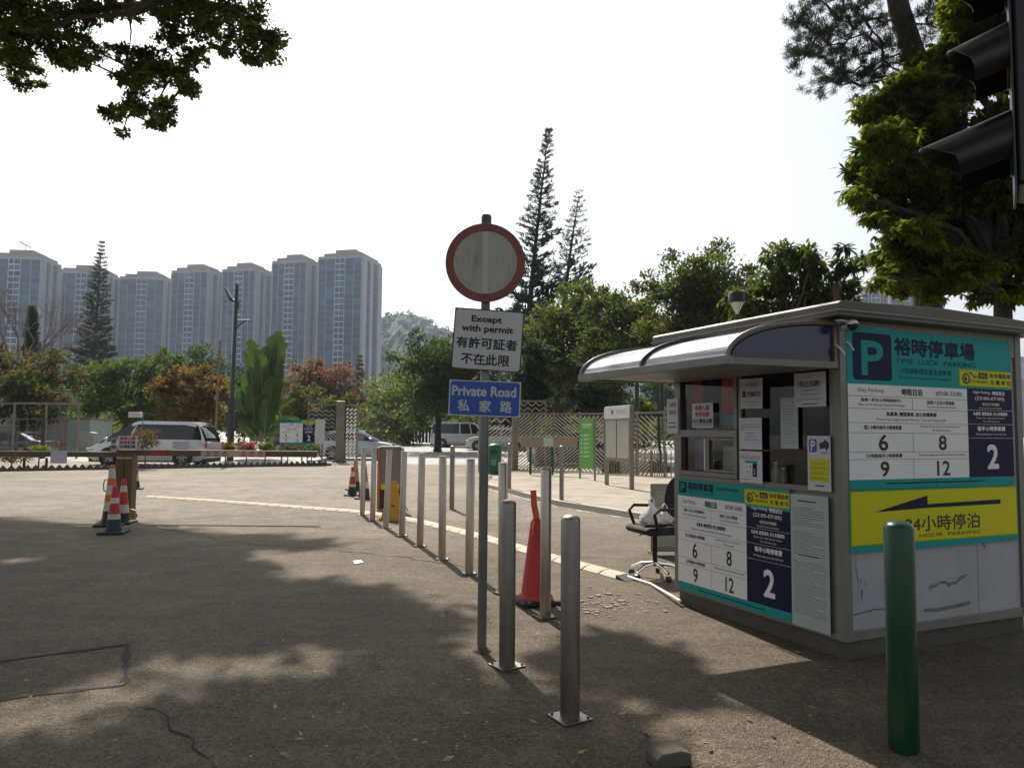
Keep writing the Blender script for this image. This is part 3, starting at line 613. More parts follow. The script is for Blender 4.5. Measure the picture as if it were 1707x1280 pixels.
def dome_bollard(loc, H=1.065, R=.052, nm='stainless steel', m=steel_d, plate=.088):
    r = empty('bollard', loc, .5, None, 'bollard', None)
    MB().lathe([(R, .01), (R, H-R*.55)]+[(R*cos(a), H-R*.55+R*.55*sin(a)) for a in [.3, .6, .9, 1.2, 1.5]], 28).build('post', m, r, smooth=True)
    if plate: base_plate(r, plate, m, R)
    return r
x, y = G(950, 1197); o = dome_bollard((x, y, 0)); o['label'] = 'nearest stainless dome topped bollard in the foreground, bolted on a square plate'; o.rotation_euler.z = .52; d0 = o; o['group'] = 'dome topped steel bollards'
x, y = G(845, 1110); o = copy_tree(d0); place(o, (x, y, 0), .62, 'dome topped steel bollard just right of the sign pole foot')
for (px, py, l) in ((753, 849, 'far dome topped bollard between the sixth and seventh tall bollards'), (849, 822, 'far dome topped bollard at the kerb right behind the sign pole'), (936, 841, 'dome topped bollard by the footway kerb, left of the notice board')):
    x, y = G(px, py); o = copy_tree(d0); place(o, (x, y, 0), .3, l); o.scale = (.9, .9, 1.16)
x, y = G(1507, 1250); o = dome_bollard((x, y, 0), 1.09, .069, 'g', green, 0); o['label'] = 'glossy dark green post in front of the kiosk wall'; o['category'] = 'bollard'
x, y = G(655, 820); o = copy_tree(b0); place(o, (x, y, 0), .2, 'tall steel bollard standing behind the right side of the grey machine')

# ================================================================ SIGN POST
sx_, sy_ = G(803, 1085)
sp = empty('road_sign', (sx_, sy_, 0), 0, 'grey sign pole with a red ringed white disc and a white and a blue plate', 'road sign')
MB().lathe([(.032, 0), (.032, 2.98), (.03, 3.0)], 20).build('pole', galv, sp, smooth=True)
MB().lathe([(.036, 2.985), (.037, 3.03), (.03, 3.045)], 16).build('pole_cap', darkgrey, sp, smooth=True)
def fr(px, py): p = P(px, py, sy_-.05); return p.x-sx_, p.z
cx, cz = fr(809, 438)
def disc(r, y0, y1, n=48): return MB().prism([(cx+r*cos(2*math.pi*k/n), cz+r*sin(2*math.pi*k/n)) for k in range(n)], y0, y1, 'y')
disc(.281, -.052, -.046).build('disc_rim', darkgrey, sp)
disc(.278, -.0545, -.0525).build('disc_red_ring', signred, sp)
disc(.223, -.0575, -.0555).build('disc_face', discwhite, sp)
MB().prism([(cx-.019, cz-.22), (cx+.019, cz-.22), (cx+.019, cz+.22), (cx-.019, cz+.22)], -.0585, -.0578, 'y').build('painted_light_strip', mat('disc_strip', (.5, .49, .44), .5, 0, .06, 5), sp)  # paler colour painted for light showing through the disc at the pole
for z in (cz+.2, cz-.2): MB().box(-.045, -.045, z-.015, .045, .035, z+.015).build('clamp', darkgrey, sp, bevel=.003)
for z in (cz+.242, cz-.235): MB().prism([(.011*cos(k), z+.011*sin(k)) for k in range(6)], -.064, -.055, 'y').build('bolt', darkgrey, sp)
def plate(px, py, w, h, rot, m, edge, nm):
    x, z = fr(px, py); M = Matrix.Translation((x, -.05, z)) @ Matrix.Rotation(rot, 4, 'Y') @ Matrix(((1, 0, 0, 0), (0, 0, -1, 0), (0, 1, 0, 0), (0, 0, 0, 1))) @ Matrix.Translation((-w/2, -h/2, 0))
    B = Board(nm, '', '', w, h, edge, M, .004, root=sp, part=nm); return B
B = plate(813, 567, .488, .43, rad(3.6), signwhite, darkmetal, 'permit_plate')
B.rect('permit_face', .018, .02, .982, .98, signwhite, 1, rr=.02)
B.text('permit_lettering', 'Except', .25, .115, .68, .24, ink, 2, .05); B.text('permit_lettering', 'with permit', .12, .27, .85, .4, ink, 2, .06)
B.text('permit_lettering', '有許可証者', .055, .47, .925, .645, ink, 2, .024); B.text('permit_lettering', '不在此限', .14, .73, .83, .91, ink, 2, .02)
for v in (.15, .88): B.rect('permit_bolt', .455, v, .49, v+.04, darkgrey, 4, rr=.008)
B.done()
B = plate(808, 664.5, .5, .248, rad(1.6), signblue, signwhite, 'private_road_plate')
B.rect('private_road_face', .018, .03, .982, .965, signblue, 1, rr=.018)
B.text('private_road_lettering', 'Private Road', .045, .165, .93, .43, signwhite, 2, .06)
for s_, u in (('私', .13), ('家', .43), ('路', .72)): B.text('private_road_lettering', s_, u, .55, u+.16, .87, signwhite, 2, .022)
B.done()
for z in (fr(808, 540)[1], fr(808, 600)[1], fr(808, 665)[1]): MB().box(-.045, -.044, z-.012, .045, .035, z+.012).build('clamp', darkgrey, sp, bevel=.003)
MB().lathe([(.07, .001), (.06, .012), (.036, .03)], 14).build('concrete_footing', concrete, sp)

# ================================================================ RAMP LINE (cable protector)
pathp = [G(*p) for p in [(1042, 963), (970, 944), (900, 924), (840, 906), (780, 889), (700, 870), (640, 859), (600, 854), (480, 845), (360, 836), (235, 828)]]
ramp = empty('cable_ramp', (0, 0, 0), 0, 'long line of cream ramp segments curving across the entrance', 'cable ramp')
segm = mat('ramp_cream', (.42, .35, .255), .7, 0, .15, 6, bump=.3, bs=60, dirt=.45, dirtcol=(.25, .2, .15), ds=5)
def along(P_, step):
    out = []; P_ = [Vector(p) for p in P_]; i = 0; cur = P_[0]; out.append(cur.copy()); rem = step
    for a, b in zip(P_[:-1], P_[1:]):
        L_ = (b-a).length; t = rem
        while t <= L_: out.append(a.lerp(b, t/L_)); t += step
        rem = t-L_
    return out
pp = along(pathp, .30); proto = None
for i in range(len(pp)-1):
    a, b = pp[i], pp[i+1]; ang = math.atan2(b.y-a.y, b.x-a.x)
    if proto is None:
        m_ = MB().prism([(-.125, .004), (.125, .004), (.07, .033), (.02, .042), (-.02, .042), (-.07, .033)], .006, .29, 'x')
        m_.v = [(v[0], v[1], v[2]) for v in m_.v]; proto = m_.build('segment', segm, ramp, bevel=.004); o = proto
    else: o = proto.copy(); COL.objects.link(o)
    o.location = (a.x, a.y, rnd.uniform(0, .002)); o.rotation_euler = (0, 0, ang+rnd.uniform(-.02, .02))
a, b = pp[0], pp[1]; ang = math.atan2(b.y-a.y, b.x-a.x)+math.pi
m_ = MB().prism([(0, .004), (.16, .004), (.12, .012), (0, .04)], -.125, .125, 'y'); m_.build('end_cap', rubber, ramp, loc=(a.x, a.y, 0), rot=(0, 0, ang))
ca = G(1048, 966); cb = (C0[0]-.415*1.80, C0[1]+.91*1.80)
tagit(MB().path([(a.x+.02, a.y-.03, .02), (*G(1085, 976), .018), (cb[0]-.01, cb[1]-.1, .05)], .013, 8).build('conduit', wpaint, smooth=True), 'pale pipe lying from the ramp end to the kiosk corner', 'pipe')
# white paper scrap and stone block
tagit(MB().prism([G(588, 936), G(600, 934), G(606, 938), G(592, 941)][::-1], .006, .01, 'z').build('paper_scrap', white), 'small white scrap of paper on the asphalt left of the bollards', 'paper')
cx_, cy_ = G(1115, 1272); o = MB().prism([(-.09, 0), (.09, 0), (.085, .06), (.03, .075), (-.06, .07), (-.088, .045)], -.06, .07, 'y').build('stone_block', concrete, bevel=.01); place(o, (cx_, cy_, 0), .3); tagit(o, 'rough dark stone block at the bottom edge of the picture', 'stone')
# ================================================================ TRAFFIC CONES, MACHINES, BARRIER
def cone(px, py, H, R, bands, label, rz=0, base=rubber, ratio=.16, name='traffic_cone', body='band', square=1.75):
    x, y = G(px, py); r = empty(name, (x, y, 0), rz, label, 'cone')
    s_ = R*square; MB().box(-s_, -s_, .003, s_, s_, .035).build('base', base, r, bevel=.008)
    def rr_(t): return R*1.05+(R*ratio*2-R*1.05)*t
    for a, b, m in bands:
        MB().lathe([(rr_(a)+.001, .035+a*(H-.035)), (rr_(b)+.001, .035+b*(H-.035)-.0005)], 24).build(body, m, r, smooth=True)
    MB().lathe([(rr_(1), H-.001), (rr_(1)*.8, H+.006)], 20).build('tip', bands[-1][2], r, smooth=True); return r
cone(189, 889, .68, .1, [(0, .27, mat('cone_navy_base', (.03, .04, .07), .6)), (.27, .38, conewhite), (.38, .62, conered), (.62, .74, conewhite), (.74, 1, conered)], 'nearest red and white cone with dark blue lower part, left of the driveway', .2)
cone(183, 876, .93, .115, [(0, .22, black), (.22, .38, conewhite), (.38, .5, orange), (.5, .66, conewhite), (.66, .78, orange), (.78, .95, conewhite), (.95, 1, orange)], 'tallest orange and white cone directly behind the nearest cone', .3)
cone(204, 872, .7, .1, [(0, .2, black), (.2, .4, conewhite), (.4, .7, conered), (.7, .85, conewhite), (.85, 1, conered)], 'red and white cone squeezed between the tallest cone and the brown cabinet', .1)
cone(224, 815, .72, .12, [(0, .25, black), (.25, .5, conewhite), (.5, .8, conered), (.8, 1, conewhite)], 'cone mostly hidden behind the brown cabinet, its base showing to the right', .4)
cone(587, 826, .66, .1, [(0, .28, black), (.28, .38, conewhite), (.38, .66, conered), (.66, .84, conewhite), (.84, 1, conered)], 'red, white and black cone left of the first tall bollard', .1)
cone(592, 817, .78, .12, [(0, .25, black), (.25, 1, mat('cone_faded_tan', (.42, .27, .16), .7, 0, .2))], 'faded tan cone behind the red and white cone near the first bollard', .5)
cone(607, 831, .74, .12, [(0, .28, black), (.28, .5, conewhite), (.5, 1, mat('cone_faded_tan', (.42, .27, .16)))], 'faded cone hidden behind the first tall bollard', .2)
# big red cone with an orange sleeve
x, y = G(893, 1004); bc = empty('traffic_cone', (x, y, 0), .35, 'big plain red cone with an orange tube taped to its top behind the ninth bollard', 'cone')
pts = [(-.2, -.2), (.2, -.2), (.2, .2), (-.2, .2)]
MB().box(-.19, -.19, .002, .19, .19, .045).build('base', rubber, bc, bevel=.02)
MB().lathe([(.155, .045), (.15, .06), (.142, .085)], 28).build('skirt', conered, bc, smooth=True)
MB().lathe([(.13, .085), (.118, .2), (.052, .70), (.046, .72), (.03, .74)], 28).build('body', conered, bc, smooth=True)
MB().path([(0, 0, .68), (.0, 0, .76), (-.022, 0, .86), (-.03, 0, .99)], [.034, .03, .028, .027], 14).build('sleeve', orange, bc, smooth=True)
MB().path([(-.03, -.04, .72), (-.05, -.05, .66), (-.045, -.055, .6)], .008, 6).build('tie', orange, bc)
# grey ticket machine group
x, y = G(648, 852); x2, y2 = G(648, 866)
tm = empty('ticket_machine', (x, y+.1, 0), .12, 'grey and orange entry machine half hidden behind the bollards', 'machine')
mach = mat('machine_grey', (.2, .175, .17), .5, 0, .1, 4, dirt=.3)
MB().box(-.19, 0, .45, .2, .3, 1.2).build('cabinet', mach, tm, bevel=.01); MB().box(-.245, -.01, .03, -.192, .3, 1.2).build('side_panel', mat('machine_orange', (.42, .16, .06), .5), tm, bevel=.006)
MB().box(-.19, .03, .03, .2, .28, .45).build('lower_cabinet', mat('machine_maroon', (.05, .012, .012), .5), tm, bevel=.006)
for a, b in ((-.17, -.08), (.08, .17)): MB().box(a, -.005, .40, b, .03, .5).build('reflector', mat('reflector_yellow', (.75, .5, .02), .4), tm)
MB().box(-.23, -.04, .0, .26, .34, .03).build('base', conc_l, tm); MB().box(-.2, -.012, 1.2, .21, .31, 1.215).build('top_plate', steel, tm)
MB().path([(.22, .1, .55), (.235, .05, .4), (.24, .02, .2), (.32, -.1, .05), (.35, -.12, .01)], .009, 6).build('cable', black, tm)
# yellow A-board
ycol = mat('caution_yellow', (.62, .3, .02), .5, 0, .1, 4, dirt=.2, dirtcol=(.25, .12, .03))
x, y = G(655, 867); ab = empty('caution_board', (x, y, 0), .1, 'folding yellow orange caution board standing before the grey machine', 'caution board')
MB().add([(-.21, -.1, 0), (.19, -.1, 0), (.04, 0, .66), (-.04, 0, .66), (-.21, -.085, 0), (.19, -.085, 0), (.04, .012, .66), (-.04, .012, .66)], [(0, 1, 2, 3), (7, 6, 5, 4), (0, 4, 5, 1), (1, 5, 6, 2), (2, 6, 7, 3), (3, 7, 4, 0)]).build('panel', ycol, ab)
MB().add([(-.21, .14, 0), (.19, .14, 0), (.04, .02, .66), (-.04, .02, .66), (-.21, .125, 0), (.19, .125, 0), (.04, .008, .66), (-.04, .008, .66)], [(3, 2, 1, 0), (4, 5, 6, 7), (0, 1, 5, 4), (1, 2, 6, 5), (2, 3, 7, 6), (3, 0, 4, 7)]).build('panel', ycol, ab)
MB().box(-.03, -.092, .2, .03, -.086, .26).build('mark', black, ab, loc=(0, .028, 0)); MB().box(-.23, -.11, .0, .21, -.08, .05).build('foot', ycol, ab)
# brown cabinet left with posts, barrier arms and papers
x, y = G(210, 864); bcab = empty('barrier_cabinet', (x, y, 0), .05, 'tall brown barrier cabinet with handwritten paper signs taped to its top', 'barrier')
MB().box(-.2, 0, .06, .07, .2, 1.12).build('cabinet', brownm, bcab, bevel=.012); MB().box(-.21, -.01, 1.12, .08, .21, 1.15).build('lid', brownm, bcab, bevel=.004)
MB().box(-.072, -.008, .1, -.064, .0, 1.1).build('door_seam', black, bcab); MB().box(-.22, -.02, 0, .09, .22, .06).build('base', concrete, bcab)
MB().box(-.195, -.014, 1.0, .065, -.001, 1.03).build('trim', steel, bcab)
def bpaper(x0, z0, w, h, lines, o=-.03):
    M = Matrix.Translation((bcab.location.x+x0, bcab.location.y+o, z0)) @ Matrix.Rotation(rad(90), 4, 'X')
    B = Board('paper_sign', lines[0], 'notice', w, h, paper, M, .002, part='sheet'); n = len(lines)-1
    for i, t in enumerate(lines[1:]): B.text('lettering', t, .1, .07+i*.92/n, .9, .07+i*.92/n+.7/n, redink if i < n-1 and n > 2 else ink, 1, .03)
    B.done()
bpaper(-.18, 1.16, .33, .225, ['wider paper sign with three lines of characters on top of the brown cabinet', '車牌入閘', '更亭取票', '先付費後出閘'])
bpaper(-.28, 1.13, .095, .22, ['small narrow paper sign left of the wide one on the brown cabinet', '先繳費', '後取車'], -.05)
x, y = G(184, 862); pb = empty('gate_post', (x, y, 0), 0, 'slim black reader post with a hose loop left of the brown cabinet', 'post')
MB().box(-.07, 0, 0, .05, .1, 1.22).build('post', black, pb, bevel=.006)
MB().path([(-.07, .02, .42), (-.13, .0, .45), (-.14, 0, .56), (-.12, 0, .64), (-.07, .02, .62)], .01, 6).build('hose', black, pb)
MB().box(-.06, -.012, .95, .0, 0, 1.12).build('label', paper, pb)
hz = mat('hazard_stripe', (.3, .22, .04), .6, 0, .5, 20)
x, y = G(214, 866); tagit(MB().prism([(-.12, 0), (.14, 0), (.14, .16), (.02, .2), (-.1, .05)], -.02, .02, 'y').build('hazard_plate', hz, loc=(x, y-.05, 0)), 'black and yellow striped hazard plate at the foot of the brown cabinet', 'hazard plate')
# slender pole with small white camera box
x, y = G(209, 850); sp2 = empty('camera_pole', (x, y+.05, 0), 0, 'thin grey pole with a tilted white camera box above the brown cabinet', 'camera')
MB().tube((0, 0, 0), (0, 0, 1.82), .008, n=8).build('pole', galv, sp2); MB().box(-.02, -.06, 1.72, .2, .06, 1.82).build('camera_box', wpaint, sp2, bevel=.008).rotation_euler = (0, .0, 0)
sp2.children[1].rotation_euler = (0, rad(8), 0)
# arms
armred = mat('arm_dark_red', (.13, .075, .05), .45, 0, .15, 5); armw = mat('arm_cream', (.5, .47, .34), .5, 0, .1, 5, dirt=.2)
bx, by = bcab.location.x, bcab.location.y
arm = empty('boom_barrier', (bx+.085, by+.12, 1.03), rad(0), 'long barrier arm with red no entry discs reaching right from the brown cabinet', 'barrier arm')
L_ = 3.08
MB().box(0, -.03, 0.02, L_, .03, .11).build('arm_beam', armred, arm, bevel=.006); MB().box(.0, -.034, .112, L_, .034, .125).build('arm_top_strip', armw, arm)
MB().box(1.1, -.036, .012, 2.2, -.031, .111).build('cream_section', armw, arm); MB().box(.25, -.036, .03, .5, -.031, .09).build('red_section', conered, arm)
for u in (1.22, 1.36, 1.51, 1.83, 1.97, 2.12):
    MB().prism([(u+.04*cos(k*.393), .06+.04*sin(k*.393)) for k in range(16)], -.041, -.037, 'y').build('no_entry_disc', conered, arm)
    MB().box(u-.026, -.0435, .053, u+.026, -.0415, .067).build('no_entry_bar', white, arm)
MB().box(.62, -.04, .135, .9, -.03, .27).build('hanging_card', paper, arm)
arm2 = empty('boom_barrier', (bx-.28, by+.1, 1.0), rad(180), 'dark red barrier arm with a white card reaching left out of the picture', 'barrier arm')
MB().box(0, -.03, .02, 3.2, .03, .1).build('arm_beam', armred, arm2, bevel=.006); MB().box(0, -.034, .102, 3.2, .034, .115).build('arm_top_strip', conewhite, arm2)
MB().box(.8, .031, -.09, 1.08, .037, .13).build('hanging_card', paper, arm2)
for u in (1.15, 1.53): MB().box(u, -.015, -.22, u+.03, .015, 0).build('hanging_leg', darkmetal, arm2)

# ================================================================ CHAIR AND BAG
x, y = G(1092, 962); ch = empty('office_chair', (x, y, 0), rad(200), 'black swivel office chair on castors left of the kiosk', 'chair')
cp = mat('chair_black', (.014, .014, .015), .7, 0, .1, 8, spec=.2)
sv = MB().prism([(-.2, .46), (.2, .46), (.24, .5), (.2, .54), (-.2, .55), (-.235, .51)], -.23, .23, 'y'); sv.build('seat', cp, ch, smooth=True, bevel=.02)
bk = MB(); n = 12
for i in range(n+1):
    t = i/n; w = .21*math.sqrt(max(.02, 1-(2*t-1)**2*.9)); z = .55+t*.48; xx = -.22-.05*t
    bk.v += [(xx, -w, z), (xx-.01-.03*sin(math.pi*t), 0, z), (xx, w, z), (xx-.04, w, z), (xx-.07, 0, z), (xx-.04, -w, z)]
for i in range(n):
    for k in range(6): bk.f.append((6*i+k, 6*i+(k+1) % 6, 6*i+6+(k+1) % 6, 6*i+6+k))
bk.f += [(5, 4, 3, 2, 1, 0), tuple(6*n+k for k in range(6))]; bk.build('backrest', cp, ch, smooth=True)
for s_ in (-1, 1): MB().path([(-.12, s_*.24, .5), (-.16, s_*.27, .6), (-.13, s_*.27, .72), (.1, s_*.27, .73), (.16, s_*.26, .68), (.1, s_*.24, .5)], .018, 8).build('armrest', cp, ch, smooth=True)
MB().tube((0, 0, .12), (0, 0, .46), .025).build('column', cp, ch); MB().path([(0, -.05, .43), (.02, -.24, .42), (.02, -.28, .4)], .008, 6).build('lever', cp, ch)
for k in range(5):
    a = k*1.2566+.3; e = (.27*cos(a), .27*sin(a)); leg = MB().path([(0, 0, .15), (e[0]*.6, e[1]*.6, .13), (e[0], e[1], .085)], [.022, .018, .013], 8).build('leg', chrome, ch, smooth=True)
    MB().tube((e[0]-.02*sin(a), e[1]+.02*cos(a), .03), (e[0]+.02*sin(a), e[1]-.02*cos(a), .03), .029, n=14).build('castor', black, leg)
bagm = mat('plastic_bag', (.62, .6, .58), .25, 0, .1, 6, bump=.6, bs=14)
bg_ = MB(); r = random.Random(3)
for (ox, w, h) in ((-.04, .12, .22), (.11, .09, .15)):
    k = len(bg_.v); n = 16; lv = [(0, .75), (.15, 1.05), (.35, 1.1), (.5, .85), (.7, .5), (.85, .28), (1.0, .12)]
    for t, q in lv:
        for j in range(n):
            a = 2*math.pi*j/n; q2 = w*q*(1+.18*sin(5*a+t*9)+r.uniform(-.06, .06)); bg_.v.append((ox+q2*cos(a), q2*sin(a)*.8, .555+t*h))
    for i in range(len(lv)-1):
        for j in range(n): bg_.f.append((k+i*n+j, k+i*n+(j+1) % n, k+(i+1)*n+(j+1) % n, k+(i+1)*n+j))
bag = empty('plastic_bag', (x, y-.02, 0), .3, 'white knotted plastic bag lying on the office chair seat', 'bag'); bg_.build('bag_body', bagm, bag, smooth=True)
for ox in (-.04, .11):
    z0 = .555+(.22 if ox < 0 else .15)-.02
    MB().path([(ox-.025, 0, z0), (ox-.03, 0, z0+.05), (ox, 0, z0+.08), (ox+.03, 0, z0+.05), (ox+.025, 0, z0)], .007, 6).build('handle', bagm, bag, smooth=True)
# grey metal box / panel behind the chair
x, y = G(1112, 905, .0); px_ = P(1085, 806, 9.4)
gb = empty('metal_panel', (px_.x, 9.4, 0), .1, 'grey framed metal board standing behind the office chair', 'panel')
MB().box(0, 0, .04, .5, .03, px_.z).build('panel', alum2, gb, bevel=.004); MB().box(.05, -.008, .1, .45, -.001, px_.z-.08).build('inset', mat('panel_inset', (.3, .28, .25), .5), gb)
for a in (0, .46): MB().box(a, -.1, 0, a+.04, .15, .04).build('foot', alum2, gb)

# ================================================================ TRAFFIC SIGNAL (upper right, close)
sg = empty('traffic_signal', (1.65, 2.28, .05), rad(-33), 'black traffic signal seen from the side with three hooded lamps', 'traffic light')
sblk = mat('signal_black', (.008, .008, .009), .3, 0, .15, 8, bump=.02)
MB().tube((.14, .12, 0), (.14, .12, 3.4), .055, n=18).build('pole', darkmetal, sg, smooth=True)
MB().box(-.075, -.12, 2.21, .06, .12, 3.15).build('signal_housing', sblk, sg, bevel=.012)
MB().box(-.082, -.13, 2.2, -.076, .135, 3.2).build('backing_board', sblk, sg)
MB().box(.05, .0, 2.3, .1, .14, 2.36).build('mount', darkmetal, sg); MB().box(.05, .0, 2.9, .1, .14, 2.96).build('mount', darkmetal, sg)
for zc, ln, k in ((2.375, .26, 0), (2.66, .17, 1), (2.93, .17, 2)):
    m_ = MB(); n = 18; r_ = .108
    pts = []
    for i in range(n+1):
        a = rad(-38)+rad(256)*i/n; c_, s_ = cos(a), sin(a); l = ln*(.55+.45*max(0, s_)) ; dr = -.03*l/.26*4
        m_.v += [(-.083, r_*c_, zc+r_*s_), (-.083-l, r_*.96*c_, zc+r_*.96*s_-l*.28), (-.083, (r_-.004)*c_, zc+(r_-.004)*s_), (-.083-l, (r_*.96-.004)*c_, zc+(r_*.96-.004)*s_-l*.28)]
    for i in range(n): a = 4*i; m_.f += [(a, a+1, a+5, a+4), (a+6, a+7, a+3, a+2), (a+1, a+3, a+7, a+5)]
    m_.build('visor', sblk, sg, smooth=True)
    MB().prism([(.1*cos(2*math.pi*j/24), zc+.1*sin(2*math.pi*j/24)) for j in range(24)], -.09, -.083, 'x').build('lens', mat('lens_%d' % k, ((.01, .1, .05), (.25, .1, .01), (.2, .01, .01))[k], .15), sg)

# ================================================================ RIGHT-HAND NOTICE BOARDS
x0, y0 = G(1010, 808, .1); x1, y1 = G(1053, 816, .1); d = Vector((x1-x0, y1-y0, 0)); w = d.length; an = math.atan2(d.y, d.x)
nb = empty('notice_board', (x0, y0, .1), an, 'tall metal notice cabinet with two grey panels and a white header', 'notice board')
for a in (0, w-.06): MB().box(a, -.04, 0, a+.08, .06, 2.1 if a else 2.05).build('post', steel_d if not a else alum, nb, bevel=.005)
MB().box(.06, -.05, 1.78, w-.04, .06, 2.12).build('header', signwhite, nb, bevel=.008); MB().box(.08, -.03, .72, w-.06, .04, 1.78).build('back_panel', alum2, nb)
for a, b in ((.1, w*.47), (w*.52, w-.08)): MB().box(a, -.045, .76, b, -.031, 1.74).build('display_panel', mat('display_grey', (.36, .35, .31), .35), nb, bevel=.003)
MB().box(.07, -.055, .68, w-.05, .05, .73).build('sill', alum, nb)
M = Matrix.Translation((0, -.054, 1.8)) @ Matrix.Rotation(rad(90), 4, 'X'); B = Board('h', '', '', w, .3, signwhite, M, .002, root=nb, part='header_face')
B.text('header_lettering', '源禾遊樂場', .5, .3, .85, .5, printline, 1, .01); B.text('header_lettering', 'Yuen Wo Playground', .5, .58, .82, .66, printline, 1)
B.poly('emblem', [(.34+.05*cos(k*.524), .45+.22*sin(k*.524)) for k in range(12)], ink, 1); B.rect('emblem_white', .33, .35, .35, .55, signwhite, 2); B.done()
tagit(MB().box(0, 0, 0, .2, .004, .3).build('leaflet', paper, loc=(x0+.28, y0-.05, .92), rot=(0, 0, an)), 'small white leaflet pinned low on the left panel of the notice cabinet', 'leaflet')
x0, y0 = G(965, 800, .05); x1, y1 = G(991, 804, .05); d = Vector((x1-x0, y1-y0, 0)); w = d.length; an = math.atan2(d.y, d.x)
gs = empty('information_sign', (x0, y0, .02), an, 'bright green upright information sign between two steel posts', 'sign')
for a in (0, w-.05): MB().box(a, 0, 0, a+.05, .05, 1.95).build('post', steel_d, gs, bevel=.004)
M = Matrix.Translation((.05, -.012, .42)) @ Matrix.Rotation(rad(90), 4, 'X'); B = Board('s', '', '', w-.1, 1.5, signgreen, M, .03, root=gs, part='green_panel')
B.text('lettering', '源禾遊樂場', .2, .1, .85, .15, white, 1, .02); B.rect('fine_print', .25, .175, .8, .185, white, 1)
for k in range(6): B.poly('arrow_mark', [(.12, .34+k*.085), (.2, .315+k*.085), (.2, .365+k*.085)], white, 1); B.rect('fine_print', .32, .32+k*.085, .75, .33+k*.085, white, 1); B.rect('fine_print', .32, .345+k*.085, .6, .353+k*.085, white, 1)
B.done()
# tan board on green legs
x0, y0 = G(872, 790, .05); x1, y1 = G(955, 795, .05); d = Vector((x1-x0, y1-y0, 0)); an = math.atan2(d.y, d.x)
p0 = P(868, 745, 25.5); p1 = P(962, 745, 24.6); zt = P(868, 727, 25.5).z
tb = empty('long_board', (p0.x, p0.y, 0), math.atan2(p1.y-p0.y, p1.x-p0.x), 'long tan board on two green legs in front of the lattice gate', 'board'); w = (Vector(p1)-Vector(p0)).length
MB().box(0, 0, p0.z, w, .04, zt).build('board', tan, tb, bevel=.004)
for a in (.3, 1.1): MB().box(a, .05, 0, a+.07, .1, p0.z+.05).build('leg', green, tb)
MB().box(.85, -.008, p0.z+.04, 1.2, -.001, zt-.04).build('label_plate', mat('plate_pale_teal', (.42, .52, .5), .5), tb)
# green bin
x, y = G(824, 790, .1); bn = empty('litter_bin', (x, y, .1), 0, 'round dark green litter bin with domed lid beside the gate opening', 'bin')
MB().lathe([(.2, 0), (.23, .05), (.24, .82), (.235, .84)], 24).build('body', bingreen, bn, smooth=True); MB().lathe([(.25, .84), (.25, .9), (.2, .98), (.1, 1.02), (.02, 1.03)], 24).build('lid', bingreen, bn, smooth=True)
MB().box(-.14, -.252, .7, .1, -.2, .8).build('opening', black, bn); MB().box(-.1, -.243, .3, .06, -.225, .5).build('label', mat('bin_label', (.1, .3, .2), .5), bn)
MB().box(.26, -.02, 0, .3, .02, .5).build('rod', wpaint, bn)

# ================================================================ LATTICE GATES
slatm = mat('lattice_steel', (.42, .39, .34), .4, .5, .1, 5, dirt=.2, dirtcol=(.2, .17, .13)); gpost = mat('gate_post_steel', (.23, .19, .165), .4, .7, .12, 4, dirt=.3)
def lattice(label, p0, p1, zones, top, bottom=.08, posts=(True, True), pw=.1, name='lattice_gate', pz=None, cat='gate'):
    """zones: (x0f,x1f,z0,z1,kind,spacing,width)"""
    p0 = Vector((*p0[:2], 0)); p1 = Vector((*p1[:2], 0)); w = (p1-p0).length; an = math.atan2(p1.y-p0.y, p1.x-p0.x)
    r = empty(name, p0, an, label, cat)
    for k, a in enumerate((0, w)):
        if posts[k]: MB().box(a-pw/2, -pw/2, 0, a+pw/2, pw/2, pz or top+.05).build('post', gpost, r, bevel=.006)
    for z in (bottom, top): MB().box(.0, -.025, z-.03, w, .025, z+.03).build('rail', gpost, r)
    for (a, b, z0, z1, kind, sp_, ww) in zones:
        a *= w; b *= w; MB().box(a, -.026, z0, a+.03, .026, z1).build('stile', gpost, r)
        if kind in ('/', '\\'):
            sl = .75; h = z1-z0; c = -(b-a)*sl
            segs = []; t = -(b-a)*sl
            while t < h:
                xa = a if t >= 0 else a-t/sl; za = z0+max(t, 0); xb = min(b, a+(h-t)/sl); zb = z0+t+(xb-a)*sl
                if xb-xa > .06: segs.append((xa, za, xb, zb))
                t += sp_
            for (xa, za, xb, zb) in segs:
                if kind == '\\': xa, xb = a+b-xa, a+b-xb
                m_ = MB().prism([(xa, za-ww/2), (xb, zb-ww/2), (xb, zb+ww/2), (xa, za+ww/2)], -.02, .02, 'y'); m_.build('slat', slatm, r)
        elif kind == 'w':          # rows of small chevrons, joined
            m_ = MB(); z = z0+.05; row = 0
            while z < z1-.08:
                xx = a+.03; u = sp_
                while xx < b-u*.6:
                    m_.prism([(xx, z), (xx+u/2, z+u*.42), (xx+u/2, z+u*.42+ww), (xx, z+ww)], -.018, .018, 'y'); m_.prism([(xx+u/2, z+u*.42), (xx+u, z), (xx+u, z+ww), (xx+u/2, z+u*.42+ww)], -.018, .018, 'y')
                    xx += u
                z += sp_*.62; row += 1
            o = m_.build('chevrons', slatm, r); o['kind'] = 'stuff'
        elif kind == '|':
            xx = a+.06
            while xx < b-.03: MB().box(xx, -.012, z0, xx+.03, .012, z1).build('bar', gpost, r); xx += sp_
    return r
gA = G(566, 771); gB = (gA[0]-1.45, gA[1]-.35)
